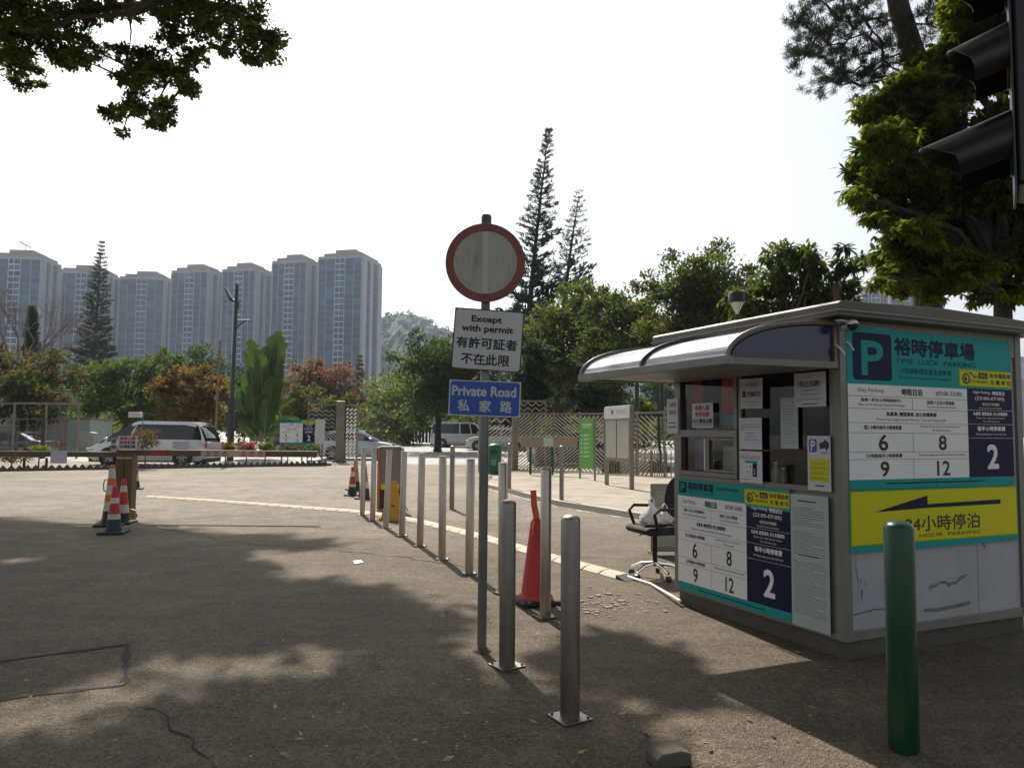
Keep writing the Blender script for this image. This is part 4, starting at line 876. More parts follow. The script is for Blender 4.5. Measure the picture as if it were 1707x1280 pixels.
lattice('steel lattice gate leaf with chevron rows beside the left gate post', gB, gA, [(0, .9, .15, 1.05, 'w', .3, .05), (0, .9, 1.1, 1.5, '\\', .14, .05), (0, .9, 1.55, 2.1, 'w', .3, .04), (0, .9, 2.12, 2.62, 'w', .3, .04)], 2.75, posts=(True, False), pw=.06)
gp_ = empty('gate_post', (gA[0]+.0, gA[1], 0), .1, 'broad brown steel gate post at the left of the car park opening', 'post')
MB().box(-.2, -.1, 0, .2, .1, 2.92).build('post', gpost, gp_, bevel=.01); MB().box(-.3, -.2, 0, .3, .2, .1).build('base', concrete, gp_)
lattice('narrow lattice leaf folded back to the right of the left gate post', (gA[0]+.22, gA[1]+.1), (gA[0]+.62, gA[1]+.9), [(0, 1, .15, 2.6, 'w', .3, .05)], 2.75, posts=(False, True), pw=.07)
rA = G(802, 787); rB = G(858, 787)
lattice('lattice gate leaf right behind the sign pole with posts at both ends', rA, rB, [(0, 1, .1, .9, 'w', .3, .035), (0, 1, 1.15, 1.75, '/', .13, .045), (0, 1, 1.8, 2.5, 'w', .35, .05)], 2.6, pw=.22, pz=2.75)
rC = P(923, 780, 27.9); rD = P(966, 785, 27.4)
lattice('lattice gate section with rising slats above the tan board', rB, rC, [(0, 1, .1, .95, '/', .12, .04), (0, 1, 1.2, 2.15, '/', .13, .05)], 2.2, posts=(False, True), pw=.06)
lattice('small raised chevron panel on top of the gate beside the blue plate', (rB[0], rB[1]+.06), (rB[0]+1.15, rB[1]-.06), [(0, 1, 2.26, 2.64, 'w', .3, .035)], 2.7, bottom=2.24, posts=(True, True), pw=.05, name='chevron_panel', cat='panel')
lattice('lattice gate section with falling slats left of the green sign', rC, rD, [(0, 1, .1, .95, '/', .12, .04), (0, 1, 1.2, 2.15, '\\', .13, .035)], 2.2, posts=(False, True), pw=.06)
rE = P(1008, 790, 26.6); lattice('lattice gate section between the green sign and the notice cabinet', rD, rE, [(0, 1, .1, .95, '\\', .14, .04), (0, 1, 1.1, 2.1, '/', .15, .06)], 2.2, posts=(False, True), pw=.06)
rF = P(1062, 800, 25.5); lattice('lattice section visible under the notice cabinet', rE, rF, [(0, .5, .1, .95, '|', .12, .04), (.5, 1, .1, .95, '/', .13, .06), (0, 1, 1.2, 2.1, '\\', .15, .03)], 2.2, posts=(False, True), pw=.06)
rG = P(1108, 805, 24.6); lattice('lattice section with thin falling slats right of the notice cabinet', rF, rG, [(0, .45, .1, .95, '/', .13, .06), (.5, 1, .1, .95, '|', .1, .04), (0, .7, 1.2, 2.1, '\\', .17, .03)], 2.2, posts=(False, True), pw=.06)
lattice('last lattice section running behind the kiosk', rG, (rG.x+5, rG.y-2.5), [(0, 1, .1, .95, '|', .14, .04), (0, 1, 1.2, 2.1, '/', .2, .03)], 2.2, posts=(False, True), pw=.06)
# planted strip behind the lattice, toothed rail line on the left
rail0, rail1 = G(-230, 790), G(552, 776)
rl = empty('toothed_rail', (rail0[0], rail0[1], 0), math.atan2(rail1[1]-rail0[1], rail1[0]-rail0[0]), 'low dark rail topped with a row of triangular teeth across the entrance', 'rail')
w = (Vector(rail1)-Vector(rail0)).length; MB().box(0, 0, 0, w, .12, .09).build('rail', darkgrey, rl); MB().box(0, -.03, 0, w, -.001, .035).build('lower_rail', brownm, rl)
tooth = None; nt = int(w/.24)
for i in range(nt):
    if tooth is None: tooth = MB().prism([(0, .09), (.23, .09), (.115, .22)], .0, .1, 'y').build('tooth', darkgrey, rl); o = tooth
    else: o = tooth.copy(); COL.objects.link(o)
    o.location.x = i*.24

# ================================================================ VEHICLES
def interp(pts, x):
    for (a, za), (b, zb) in zip(pts[:-1], pts[1:]):
        if x <= b: return za+(zb-za)*(x-a)/max(b-a, 1e-6)
    return pts[-1][1]
def car(label, cat, loc, rz, L, H, W, belt, roof, paint, wheels, wr=.33, zb=.2, pillars=(), name='parked_car', sidecol=None, handles=2):
    """local x: rear 0 to front L; belt / roof profiles in metres"""
    r = empty(name, loc, rz, label, cat); hw = W/2; N = 26
    m_ = MB(); xs_ = [L*i/N for i in range(N+1)]
    def wid(x): t = abs(2*x/L-1); return hw*(1-.16*t**5)
    def ring(pts): k = len(m_.v); m_.v += pts; return k
    for x in xs_:
        z = interp(belt, x); w_ = wid(x); e = .12 if (x == 0 or x == L) else 0
        m_.v += [(x, -w_*.93, zb+e), (x, -w_, zb+.18+e), (x, -w_, z*.72), (x, -w_*.95, z-.03-e), (x, -w_*.85, z-e*.3), (x, w_*.85, z-e*.3), (x, w_*.95, z-.03-e), (x, w_, z*.72), (x, w_, zb+.18+e), (x, w_*.93, zb+e)]
    for i in range(N):
        for k in range(10): m_.f.append((10*i+k, 10*i+10+k, 10*i+10+(k+1) % 10, 10*i+(k+1) % 10))
    m_.f += [tuple(range(10)), tuple(10*N+k for k in range(9, -1, -1))]
    m_.build('body', paint, r, smooth=True)
    m_ = MB(); ra, rb = roof[0][0], roof[-1][0]; n = 20; xs_ = [ra+(rb-ra)*i/n for i in range(n+1)]
    for x in xs_:
        z = interp(roof, x); zbelt = min(interp(belt, x)-.02, z); w_ = wid(x); t = (z-zbelt)/max(H-interp(belt, x), .1); ti = w_*(.9-.17*min(1, max(0, t)))
        m_.v += [(x, -w_*.9, zbelt), (x, -ti, z-.03), (x, -ti*.9, z), (x, ti*.9, z), (x, ti, z-.03), (x, w_*.9, zbelt)]
    for i in range(n):
        for k in range(6): m_.f.append((6*i+k, 6*i+6+k, 6*i+6+(k+1) % 6, 6*i+(k+1) % 6))
    m_.build('window_glass', carglass, r, smooth=True)
    top = [x for x in xs_ if interp(roof, x) > H-.16]; m_ = MB()
    for x in top:
        z = interp(roof, x); w_ = wid(x)*.75; m_.v += [(x, -w_*1.1, z-.13), (x, -w_*.95, z+.012), (x, w_*.95, z+.012), (x, w_*1.1, z-.13)]
    for i in range(len(top)-1): m_.f += [(4*i, 4*i+4, 4*i+5, 4*i+1), (4*i+1, 4*i+5, 4*i+6, 4*i+2), (4*i+2, 4*i+6, 4*i+7, 4*i+3)]
    m_.build('roof', paint, r, smooth=True)
    for s_ in (-1, 1):
        for (xa, xb, pw) in pillars:
            za = interp(belt, xa)-.03; zt_ = interp(roof, xb)-.05; wa, wb = wid(xa)*.915, wid(xb)*(.9-.165)
            MB().add([(xa-pw, s_*wa, za), (xa+pw, s_*wa, za), (xb+pw, s_*(wb+.012), zt_), (xb-pw, s_*(wb+.012), zt_)], [(0, 1, 2, 3)]).build('pillar', paint, r)
        for xw in wheels:
            MB().tube((xw, s_*(hw-.02), wr), (xw, s_*(hw+.004), wr), wr+.06, n=24).build('wheel_arch', black, r)
            wh = MB().tube((xw, s_*(hw-.16), wr), (xw, s_*(hw+.018), wr), wr, n=24).build('wheel', rubber, r, smooth=True)
            MB().tube((xw, s_*(hw+.01), wr), (xw, s_*(hw+.024), wr), wr*.66, n=20).build('rim', darkgrey, wh)
            m_ = MB()
            for k in range(6):
                a = k*1.047; c_, q_ = cos(a), sin(a); m_.add([(xw+c_*.03-q_*.03, s_*(hw+.03), wr+q_*.03+c_*.03), (xw+c_*.03+q_*.03, s_*(hw+.03), wr+q_*.03-c_*.03), (xw+c_*wr*.62+q_*.02, s_*(hw+.028), wr+q_*wr*.62-c_*.02), (xw+c_*wr*.62-q_*.02, s_*(hw+.028), wr+q_*wr*.62+c_*.02)], [(0, 1, 2, 3)])
            m_.build('spokes', steel, wh)
        zf = interp(belt, L*.97)
        MB().box(L*.955, s_*hw*.88-.12, zf-.14, L*.995, s_*hw*.88+.08, zf-.04).build('headlight', chrome, r, bevel=.02)
        zr_ = interp(belt, L*.02); MB().box(.005, s_*hw*.86-.08, zr_-.3, .05, s_*hw*.86+.09, zr_-.05).build('tail_light', conered, r, bevel=.015)
        xm = roof[-1][0]-.45 if roof[-1][0] < L-.3 else L*.8
        MB().box(xm, s_*(hw+.02)-.08, interp(belt, xm)+.03, xm+.13, s_*(hw+.02)+.09, interp(belt, xm)+.15).build('mirror', paint, r, bevel=.03)
        for k in range(handles): xx = L*(.36+.24*k); MB().box(xx, s_*(hw-.01)-.01, interp(belt, xx)*.86, xx+.16, s_*(hw-.01)+.02, interp(belt, xx)*.86+.03).build('door_handle', chrome, r)
        for k in range(handles+1): xx = L*(.26+.22*k); MB().box(xx, s_*(hw+.001)-.002, zb+.2, xx+.008, s_*(hw+.001)+.002, interp(belt, xx)*.9).build('door_seam', darkgrey, r)
    MB().box(L*.985, -hw*.5, zb+.15, L*1.004, hw*.5, zb+.36).build('grille', black, r, bevel=.01)
    MB().box(L*1.004, -.26, zb+.16, L*1.01, .26, zb+.27).build('number_plate', signwhite, r)
    MB().box(.05, -hw*.85, zb-.06, L-.1, hw*.85, zb+.1).build('underbody', black, r); return r
paintw = mat('car_white', (.5, .52, .52), .22, 0, .02, coat=.8); paintg = mat('car_pale_grey', (.66, .67, .66), .22, .1, .02, coat=.8); paintb = mat('car_pale_blue', (.42, .5, .58), .22, .1, .02, coat=.8); paintd = mat('car_dark', (.03, .032, .035), .2, .2, .02, coat=.8)
p = P(343, 770, 31.2); car('long white people carrier with dark side windows and sloping nose, left of the palm', 'car', (p.x, 32.1, 0), rad(180), 5.0, 1.84, 1.95, [(0, 1.0), (.3, 1.1), (3.2, 1.12), (3.9, 1.04), (4.7, .86), (5.0, .66)], [(.06, 1.15), (.35, 1.7), (.9, 1.82), (2.9, 1.84), (3.4, 1.66), (4.5, .94)], paintg, (.95, 4.0), .35, pillars=((4.3, 3.2, .05), (3.2, 2.95, .035), (.2, .5, .1)))
p = P(662, 770, 38.0); car('pale blue hatchback nosing out behind the left gate post', 'car', (p.x-4.1, 39.0, gz(38)), rad(0), 4.2, 1.55, 1.78, [(0, .95), (.4, 1.0), (2.6, .98), (3.2, .92), (3.9, .78), (4.2, .58)], [(.1, 1.0), (.5, 1.42), (1.2, 1.53), (2.1, 1.5), (3.1, .95)], paintb, (.8, 3.35), .32, pillars=((3.0, 2.1, .04), (1.9, 1.8, .04)))
p = P(718, 747, 60); car('white boxy van with a row of square side windows, parked beyond the opening', 'van', (p.x, 61, gz(60)), rad(-8), 4.7, 2.02, 1.8, [(0, 1.12), (3.9, 1.1), (4.5, .9), (4.7, .75)], [(.04, 1.15), (.15, 1.92), (.5, 2.0), (3.3, 2.0), (3.6, 1.9), (4.3, 1.05)], paintw, (1.05, 3.75), .33, pillars=((.12, .16, .06), (.62, .62, .05), (2.45, 2.4, .05), (3.4, 3.2, .05), (4.2, 3.5, .05)), name='parked_van')
p = P(776, 749, 52); car('white car half hidden behind the gate post right of the van', 'car', (p.x+4.4, 53.5, gz(52)), rad(172), 4.4, 1.68, 1.8, [(0, 1.0), (.5, 1.08), (3.0, 1.05), (4.0, .95), (4.4, .75)], [(.1, 1.0), (.5, 1.55), (2.0, 1.66), (2.6, 1.55), (3.5, .98)], paintw, (.85, 3.55), .34, pillars=((3.4, 2.6, .05), (1.9, 1.85, .04)))
car('dark saloon seen through the slats of the lattice gate', 'car', (.9, 34.6, 0), rad(14), 4.5, 1.5, 1.8, [(0, .9), (.5, .98), (3.0, .95), (4.0, .78), (4.5, .58)], [(.5, .98), (1.2, 1.42), (2.0, 1.5), (2.6, 1.44), (3.5, .9)], paintd, (.85, 3.55), .32, pillars=((3.4, 2.6, .04),))
p = P(62, 752, 38); car('dark car with silver wheels at the far left behind the fence', 'car', (p.x, 39, 0), rad(180), 4.5, 1.35, 1.8, [(0, .85), (.5, .9), (3.0, .88), (4.0, .74), (4.5, .55)], [(.5, .9), (1.2, 1.3), (2.0, 1.35), (2.6, 1.3), (3.5, .85)], paintd, (.9, 3.6), .32, pillars=((3.4, 2.6, .04),))
p = P(560, 750, 46); car('dark blue car in the shade behind the small price board', 'car', (p.x-4.4, 47, gz(46)), 0, 4.5, 1.6, 1.8, [(0, .95), (.5, 1.0), (3.0, .98), (4.0, .85), (4.5, .6)], [(.2, 1.0), (.9, 1.5), (2.0, 1.6), (2.6, 1.52), (3.5, .95)], paintd, (.85, 3.55), .32)
p = P(930, 740, 56); car('silver car far back behind the right lattice sections', 'car', (p.x, 57, gz(56)), 0, 4.5, 1.5, 1.8, [(0, .9), (.5, .98), (3.0, .95), (4.0, .78), (4.5, .58)], [(.5, .98), (1.2, 1.42), (2.0, 1.5), (2.6, 1.44), (3.5, .9)], paintw, (.85, 3.55), .32)

# small price board by the gate
p0 = P(466, 740, 33.0); p1 = P(541, 740, 33.4); ztop = P(466, 699, 33).z
w = Vector((p1.x-p0.x, p1.y-p0.y)).length
h = ztop-p0.z; M = basis((p0.x, p0.y, p0.z), (p1.x-p0.x, p1.y-p0.y, 0), ((p1.y-p0.y), -(p1.x-p0.x), 0))
pr = price_board('distant small price board with a blank white strip, among flower bushes by the gate', w*.77, h, M, big=False)
o = MB().box(w*.78, 0, -.02, w, h*1.02, 0).build('blank_panel', signwhite, pr)
for a in (.1, w*.5, w*.95): MB().box(a-.03, -p0.z, -.09, a+.03, h, -.03).build('post', galv, pr)
# ================================================================ VEGETATION
def leafmat(n, c, tr=.35, isl=.4, hv=.02): return mat(n, c, .7, 0, .3, .6, island=isl, huevar=hv, trans=tr, spec=.12)
LM = dict(
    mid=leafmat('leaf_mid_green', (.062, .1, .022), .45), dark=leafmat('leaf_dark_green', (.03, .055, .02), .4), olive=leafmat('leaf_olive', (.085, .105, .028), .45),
    yel=leafmat('leaf_yellow_green', (.13, .17, .03), .45), orange=leafmat('leaf_orange_brown', (.15, .09, .035), .4, .5, .02), red=leafmat('leaf_dull_red', (.17, .06, .05), .4, .45, .02),
    pine=leafmat('needle_dark', (.02, .035, .02), .15, .3, .01), pineb=leafmat('needle_grey_green', (.035, .055, .04), .2, .3, .01), brown=leafmat('leaf_brown_green', (.095, .075, .03), .4, .4, .015),
    right=leafmat('leaf_glossy_green', (.085, .11, .012), .55, .4, .02), left=leafmat('leaf_small_dark', (.085, .11, .03), .45, .5, .03), lime=leafmat('leaf_lime', (.13, .21, .03), .4), pink=leafmat('flower_pink', (.4, .09, .17), .3, .4, .03), purplef=leafmat('flower_dry', (.3, .22, .1), .3, .4, .04))
SH4 = np.array([(0, 0), (.45, .5), (1, 0), (.45, -.5)]); SH6 = np.array([(0, 0), (.28, .42), (.66, .42), (1, 0), (.66, -.42), (.28, -.42)])
def norm(a): return a/np.maximum(np.linalg.norm(a, axis=1, keepdims=True), 1e-6)
def blades(P_, D, size, ratio, SH=SH4, curl=0.0, flat=.8):
    n = len(P_); D = norm(D); R = NR.normal(size=(n, 3))*(1-flat)+np.array([0, 0, 1])*flat
    Sd = norm(np.cross(D, R)); size = np.broadcast_to(np.asarray(size, dtype=float), (n,))[:, None, None]
    a = SH[:, 0][None, :, None]; b = SH[:, 1][None, :, None]
    V = P_[:, None, :]+size*(D[:, None, :]*a+Sd[:, None, :]*b*ratio)
    if curl: V[:, :, 2] -= (size[:, :, 0]*curl*(SH[:, 0][None, :]**2))
    return V.reshape(-1, 3)
def sphere(n):
    return norm(NR.normal(size=(n, 3)))
def crown_pts(clumps, n, subr=.3, nsub=12, shell=(.45, 1.0), flatb=.6):
    """leaf positions: clump -> many small tufts near its surface"""
    wts = np.array([c[3]**2 for c in clumps]); wts = wts/wts.sum(); out = []; outd = []
    for c, w in zip(clumps, wts):
        k = max(20, int(n*w)); ctr = np.array(c[:3]); R = np.array([c[3], c[3], c[4] if len(c) > 4 else c[3]*.8])
        d = sphere(nsub); d[:, 2] = np.where(d[:, 2] < -.5, d[:, 2]*flatb, d[:, 2]); s_ = ctr+d*R*NR.uniform(*shell, size=(nsub, 1))
        idx = NR.integers(0, nsub, k); tw = NR.uniform(.5, 1.25, nsub)[idx][:, None]
        p = s_[idx]+NR.normal(size=(k, 3))*R*subr*tw*np.array([1, 1, .65]); out.append(p); outd.append(norm(p-ctr)*.7+NR.normal(size=(k, 3))*.6)
    return np.concatenate(out), np.concatenate(outd)
def limbs(mb, base, fork, clumps, r0, n=7, bend=.12, r=None):
    r = r or rnd; base, fork = Vector(base), Vector(fork)
    mid = base.lerp(fork, .5)+Vector((r.uniform(-1, 1), r.uniform(-1, 1), 0))*r0*1.2
    mb.path([base+Vector((0, 0, -.05)), base+Vector((0, 0, r0*1.5)), mid, fork], [r0*1.5, r0*1.05, r0*.9, r0*.7], 10)
    for c in clumps:
        e = Vector(c[:3]); d = e-fork; m1 = fork+d*.35+Vector((0, 0, abs(d.length)*bend))+Vector((r.uniform(-.1, .1), r.uniform(-.1, .1), 0))*d.length; m2 = fork+d*.7+Vector((r.uniform(-.08, .08), r.uniform(-.08, .08), r.uniform(0, .1)))*d.length
        q = r0*.45; mb.path([fork-Vector((0, 0, r0*.4)), m1, m2, e], [q, q*.6, q*.4, q*.18], 6)
        for _ in range(4):
            f = sphere(1)[0]; t = e+Vector(f)*c[3]*.75; s0 = m2.lerp(e, r.random()); mb.path([s0, s0.lerp(t, .5)+Vector((0, 0, .05*c[3])), t], [q*.25, q*.16, q*.06], 4, False)
def tree(label, base, fork, clumps, r0, n, size, m, ratio=.55, barkm=None, name='tree', cat='tree', droop=.0, subr=.3, nsub=12, group=None, extra=None, curl=0, SH=SH4, flatb=.6):
    r = empty(name, base, 0, label, cat, group); B = Vector(base)
    mb = MB(); cl = [(c[0]-B.x, c[1]-B.y, c[2]-B.z, *c[3:]) for c in clumps]
    limbs(mb, (0, 0, 0), Vector(fork)-B, cl, r0); mb.build('trunk', barkm or bark, r, smooth=True)
    P_, D = crown_pts(cl, n, subr, nsub, flatb=flatb); D[:, 2] -= droop
    V = blades(P_, D, NR.uniform(.7, 1.25, len(P_))*size, ratio, SH, curl); link('crown', fast_mesh('crown', V, len(SH)), m, r)
    if extra:
        mm, nn = extra; P_, D = crown_pts(cl, nn, subr, nsub, flatb=flatb); link('crown_tint', fast_mesh('crown', blades(P_, D, size, ratio, SH), len(SH)), mm, r)
    return r
def pxclumps(L, Y, dy=1.0):                 # (px, py, r_px) measured in the photo -> clumps at depth Y
    out = []
    for q in L:
        yy = Y+rnd.uniform(-dy, dy)+(q[3] if len(q) > 3 else 0); p = P(q[0], q[1], yy); out.append((p.x, p.y, p.z, q[2]*yy/CF))
    return out
def blobtree(label, cx, Y, top, bot, wpx, m, n=7000, size=.3, rough=8, forkf=.45, trunk=None, seed=0, **k):
    """round headed tree: crown between photo rows top and bot, width wpx"""
    r = random.Random(seed+int(cx)*7); L = []; h = bot-top
    for i in range(rough):
        a = 2*math.pi*i/rough+r.uniform(-.3, .3); q = r.uniform(.45, .75); rp = min(wpx, h)*r.uniform(.2, .3)
        L.append((cx+cos(a)*(wpx/2-rp)*1.02, (top+bot)/2+sin(a)*(h/2-rp*.85), rp, r.uniform(-1, 1)*wpx*Y/CF*.3))
    for i in range(11):
        a = r.uniform(0, 6.28); q = r.uniform(.95, 1.12); L.append((cx+cos(a)*wpx/2*q, (top+bot)/2+sin(a)*h/2*q, min(wpx, h)*r.uniform(.07, .13), r.uniform(-1, 1)*wpx*Y/CF*.3))
    for i in range(3): L.append((cx+r.uniform(-.15, .15)*wpx, (top+bot)/2+r.uniform(-.15, .2)*h, min(wpx, h)*.27, r.uniform(-1, 1)*wpx*Y/CF*.3))
    cl = pxclumps(L, Y, .3); tx = P(trunk or cx, bot, Y); zf = P(cx, bot-h*forkf, Y).z; gz_ = gz(Y)
    return tree(label, (tx.x, Y, gz_), ((tx.x+P(cx, bot, Y).x)/2, Y, zf), cl, max(.12, wpx*Y/CF*.035), n, size, m, **k)
# --- trees on the left and in the middle distance
blobtree('bushy dark brownish tree at the far left behind the fence', 15, 44, 582, 715, 210, LM['brown'], 11000, .24, trunk=30, extra=(LM['dark'], 5000), barkm=bark_d)
blobtree('green umbrella shaped tree to the right of the left tall pine', 222, 52, 592, 718, 210, LM['mid'], 15000, .26, trunk=205, barkm=bark_d, forkf=.1)
blobtree('dark green tree behind the orange tree', 320, 66, 582, 700, 160, LM['dark'], 9000, .3, extra=(LM['mid'], 3500), barkm=bark_d)
blobtree('tree with orange brown autumn leaves left of the tall camera post', 322, 45, 610, 712, 118, LM['orange'], 8500, .24, barkm=bark_d, extra=(LM['brown'], 2500))
blobtree('dull red leaved tree right of the palm', 538, 74, 602, 705, 135, LM['red'], 9500, .32, barkm=bark_d, extra=(LM['mid'], 2500))
blobtree('green and brown shrubby tree under the red tree', 525, 56, 645, 735, 130, LM['brown'], 8000, .25, extra=(LM['mid'], 5000), barkm=bark_d)
blobtree('yellow green tree left of the blue plate', 668, 68, 612, 730, 115, LM['yel'], 8000, .3, barkm=bark_d, trunk=680)
blobtree('dark leafy tree spreading left from behind the white plate', 735, 50, 552, 712, 160, LM['dark'], 13000, .26, extra=(LM['mid'], 4500), barkm=bark_d, trunk=730)
blobtree('dense dark tree directly behind the sign plates', 850, 60, 590, 725, 170, LM['dark'], 9000, .3, barkm=bark_d)
blobtree('tall loose green tree at the foot of the great pine', 945, 42, 484, 665, 160, LM['olive'], 19000, .24, extra=(LM['mid'], 6000), barkm=bark_d, trunk=925, forkf=.2)
blobtree('reddish green tree above the canopy tip of the kiosk', 1045, 36, 484, 655, 165, LM['mid'], 17000, .21, extra=(LM['brown'], 6000), barkm=bark_d, trunk=1015, forkf=.2)
blobtree('broad green tree with brown tips behind the street lantern', 1170, 29, 420, 610, 190, LM['mid'], 19000, .17, extra=(LM['brown'], 7000), barkm=bark_d, forkf=.3, trunk=1150)
blobtree('dark understorey tree behind the green sign', 985, 48, 600, 700, 150, LM['dark'], 9000, .25, barkm=bark_d, forkf=.1)
blobtree('low green tree seen below the canopy tip', 1040, 52, 655, 715, 90, LM['mid'], 5000, .25, barkm=bark_d)
blobtree('small dark tree between the great pine trunk and the lattice gate', 890, 36, 560, 690, 70, LM['dark'], 6000, .2, barkm=bark_d, forkf=.1)
# big leaved tree above kiosk roof
cl = pxclumps([(1300, 425, 26), (1330, 455, 34), (1285, 470, 30), (1365, 480, 34), (1320, 500, 34), (1270, 520, 36), (1390, 500, 26), (1345, 430, 22), (1240, 500, 24), (1300, 555, 36), (1380, 545, 30)], 20, .8)
tree('big leaved green tree rising just above the kiosk roof', (P(1320, 600, 20).x, 20, .1), tuple(P(1318, 540, 20)), cl, .13, 5200, .24, LM['mid'], ratio=.36, droop=.3, curl=.3, SH=SH6, barkm=bark, extra=(LM['brown'], 800))
sp_ = tree('slender leafy shoot reaching out right above the kiosk roof', (P(1400, 620, 19.5).x, 19.5, .1), tuple(P(1392, 500, 19.5)), pxclumps([(1408, 415, 9), (1400, 435, 8), (1430, 430, 9), (1420, 445, 9), (1432, 445, 7), (1395, 460, 12), (1425, 470, 9), (1405, 480, 11), (1420, 500, 9)], 19.5, .2), .07, 700, .24, LM['dark'], ratio=.34, droop=.2, curl=.25, SH=SH6, nsub=5, name='young_tree')
# --- left overhanging tree (its trunk stands outside the picture on the left)
def shade_clump(gx, gy, z, r): L_ = z/math.tan(SUN_EL); return (gx+sin(SUN_AZ)*L_, gy+cos(SUN_AZ)*L_, z, r)
vis = [(10, 30, 60), (30, 100, 42), (45, 140, 24), (90, 25, 52), (95, 85, 38), (145, 75, 30), (130, 100, 22), (20, 75, 40), (165, 20, 35), (215, 15, 30), (270, 10, 32), (215, 90, 26), (250, 100, 30), (290, 60, 30), (235, 130, 34), (285, 130, 36), (310, 150, 26), (205, 130, 20), (190, 190, 22), (225, 180, 32), (270, 185, 30), (262, 208, 20), (205, 222, 10), (330, 15, 36), (380, 20, 40), (420, 40, 36), (440, 65, 30), (455, 92, 20), (432, 98, 20), (462, 70, 14), (410, 95, 14), (350, 60, 26), (335, 95, 18), (380, 80, 20), (400, 60, 26), (310, 100, 20), (300, 25, 30)]
cl = pxclumps(vis, 18, 1.4)
gaps = [(372, 1112, .62, .16), (60, 1205, .4, .22), (430, 1003, .22, .12)]
sh = []
r = random.Random(21)
poly_s = [(-60, 868), (150, 872), (330, 893), (505, 895), (480, 925), (395, 950), (440, 985), (560, 965), (600, 990), (700, 1000), (780, 1040), (860, 1080), (880, 1130), (930, 1200), (960, 1330), (-60, 1330)]
def inpoly(x, y, pg):
    c = False; j = len(pg)-1
    for i in range(len(pg)):
        if (pg[i][1] > y) != (pg[j][1] > y) and x < (pg[j][0]-pg[i][0])*(y-pg[i][1])/(pg[j][1]-pg[i][1])+pg[i][0]: c = not c
        j = i
    return c
from_px = [tuple(G(*p)) for p in poly_s]+[(-1, -1.0), (-9, -1)]
gg = [(*G(a, b), rx, ry) for a, b, rx, ry in gaps]
gx = -13.0
while gx < 3:
    gy = -1.0
    while gy < 13:
        x, y = gx+r.uniform(-.3, .3), gy+r.uniform(-.3, .3)
        if inpoly(x, y, from_px) and not any(((x-a)/(rx+.3))**2+((y-b)/(ry+.3))**2 < 1 for a, b, rx, ry in gg):
            sh.append(shade_clump(x, y, max(11.2+r.uniform(-.6, 1.2), 1.46*y+3.9+r.uniform(0, .8)), r.uniform(.45, .62)))
        gy += .72
    gx += .72
def proj_px(c):
    v = Vector(c[:3])-Vector((0, 0, CH)); d = v.dot(fw); return 853.5+CF*v.dot(rt)/d, 640-CF*v.dot(up)/d
# crown pieces that would show against the sky where the photo shows sky are left out
hull = [(-300, 150), (45, 145), (60, 105), (150, 95), (165, 50), (190, 45), (225, 75), (175, 120), (172, 190), (215, 215), (270, 215), (325, 165), (325, 120), (300, 95), (320, 70), (420, 70), (440, 100), (468, 105), (465, 60), (420, 0), (420, -30), (900, -30), (900, -3000), (-3000, -3000), (-3000, 150)]
sh = [c for c in sh if inpoly(*proj_px(c), hull) or proj_px(c)[0] < -40 or proj_px(c)[1] < -45]
sx1, sy1 = G(1075, 1120); sh += [shade_clump(sx1+a, sy1+b, 11.5, q) for a, b, q in ((0, 0, .34), (.15, .25, .28), (-.15, .35, .3), (.1, -.3, .25), (-.35, .1, .3), (-.1, .7, .25))]
back = []  # unseen crown overhead and behind the camera, added to darken kiosk and ground
gx = -15.0
while gx < 9:
    gy = -16.0
    while gy < 2.2:
        back.append(shade_clump(gx+r.uniform(-.5, .5), gy+r.uniform(-.5, .5), 11+r.uniform(-1, 2), r.uniform(.8, 1.15))); gy += 1.35
    gx += 1.35
back = [c for c in back if proj_px(c)[1] < -60 or (Vector(c[:3])-Vector((0, 0, CH))).dot(fw) < 0]
allc = cl+sh+back
ot = empty('overhanging_tree', (-17.0, 17.5, 0), 0, 'great spreading tree whose leafy limbs hang into the top left corner, plus unseen crown added for shade', 'tree'); OB = Vector((-17.0, 17.5, 0))
mb = MB(); mb.path([(0, 0, -.1), (0, 0, 1.2), (.3, .1, 4), (.6, .1, 8), (.9, .1, 10.4)], [.6, .5, .42, .36, .3], 14)
hubs = [P(60, 55, 18), P(215, 25, 18), P(330, 5, 18), P(230, 120, 18), P(420, 45, 18), Vector((-5, 15, 12.3)), Vector((-9, 18.5, 12.4)), Vector((-3, 15, 11.8)), Vector((-7.5, 14, 11.5)), Vector((-11, 20, 14.0)), Vector((-13, 15, 11.5)), Vector((-10.5, 12, 11.5)), Vector((-5.5, 17.0, 13.0)), Vector((-1.6, 14.5, 12)), Vector((-12, 8, 11)), Vector((-6, 6, 11.5)), Vector((0, 6, 11.5)), Vector((5, 6, 11.5)), Vector((-9, 0, 11)), Vector((-2, -1, 11)), Vector((4, -1, 11))]
F0 = Vector((.9, .1, 10.3)); chain = {0: None, 1: 0, 2: 1, 3: 0, 4: 2, 5: 1, 6: None, 7: 5, 8: None, 9: None, 10: None, 11: 8, 12: 6, 13: 7, 14: None, 15: 14, 16: 15, 17: 16, 18: 14, 19: 15, 20: 16}
for i, h_ in enumerate(hubs):
    a = F0 if chain[i] is None else hubs[chain[i]]-OB; b = h_-OB; rr0 = .17 if chain[i] is None else .085 if i not in (4, 3) else .045; md = a.lerp(b, .5)+Vector((0, 0, (.25 if chain[i] is None else .18)))+Vector((r.uniform(-.3, .3), 0, 0))
    mb.path([a, a.lerp(md, .5)+Vector((0, .1, .05)), md, b], [rr0, rr0*.8, rr0*.65, rr0*.42], 8)
nodes = np.array([tuple(h_-OB) for h_ in hubs]); targets = [tuple(Vector(c[:3])-OB) for c in allc]
order = sorted(range(len(allc)), key=lambda i: float(np.min(np.linalg.norm(nodes[:len(hubs)]-np.array(targets[i]), axis=1))))
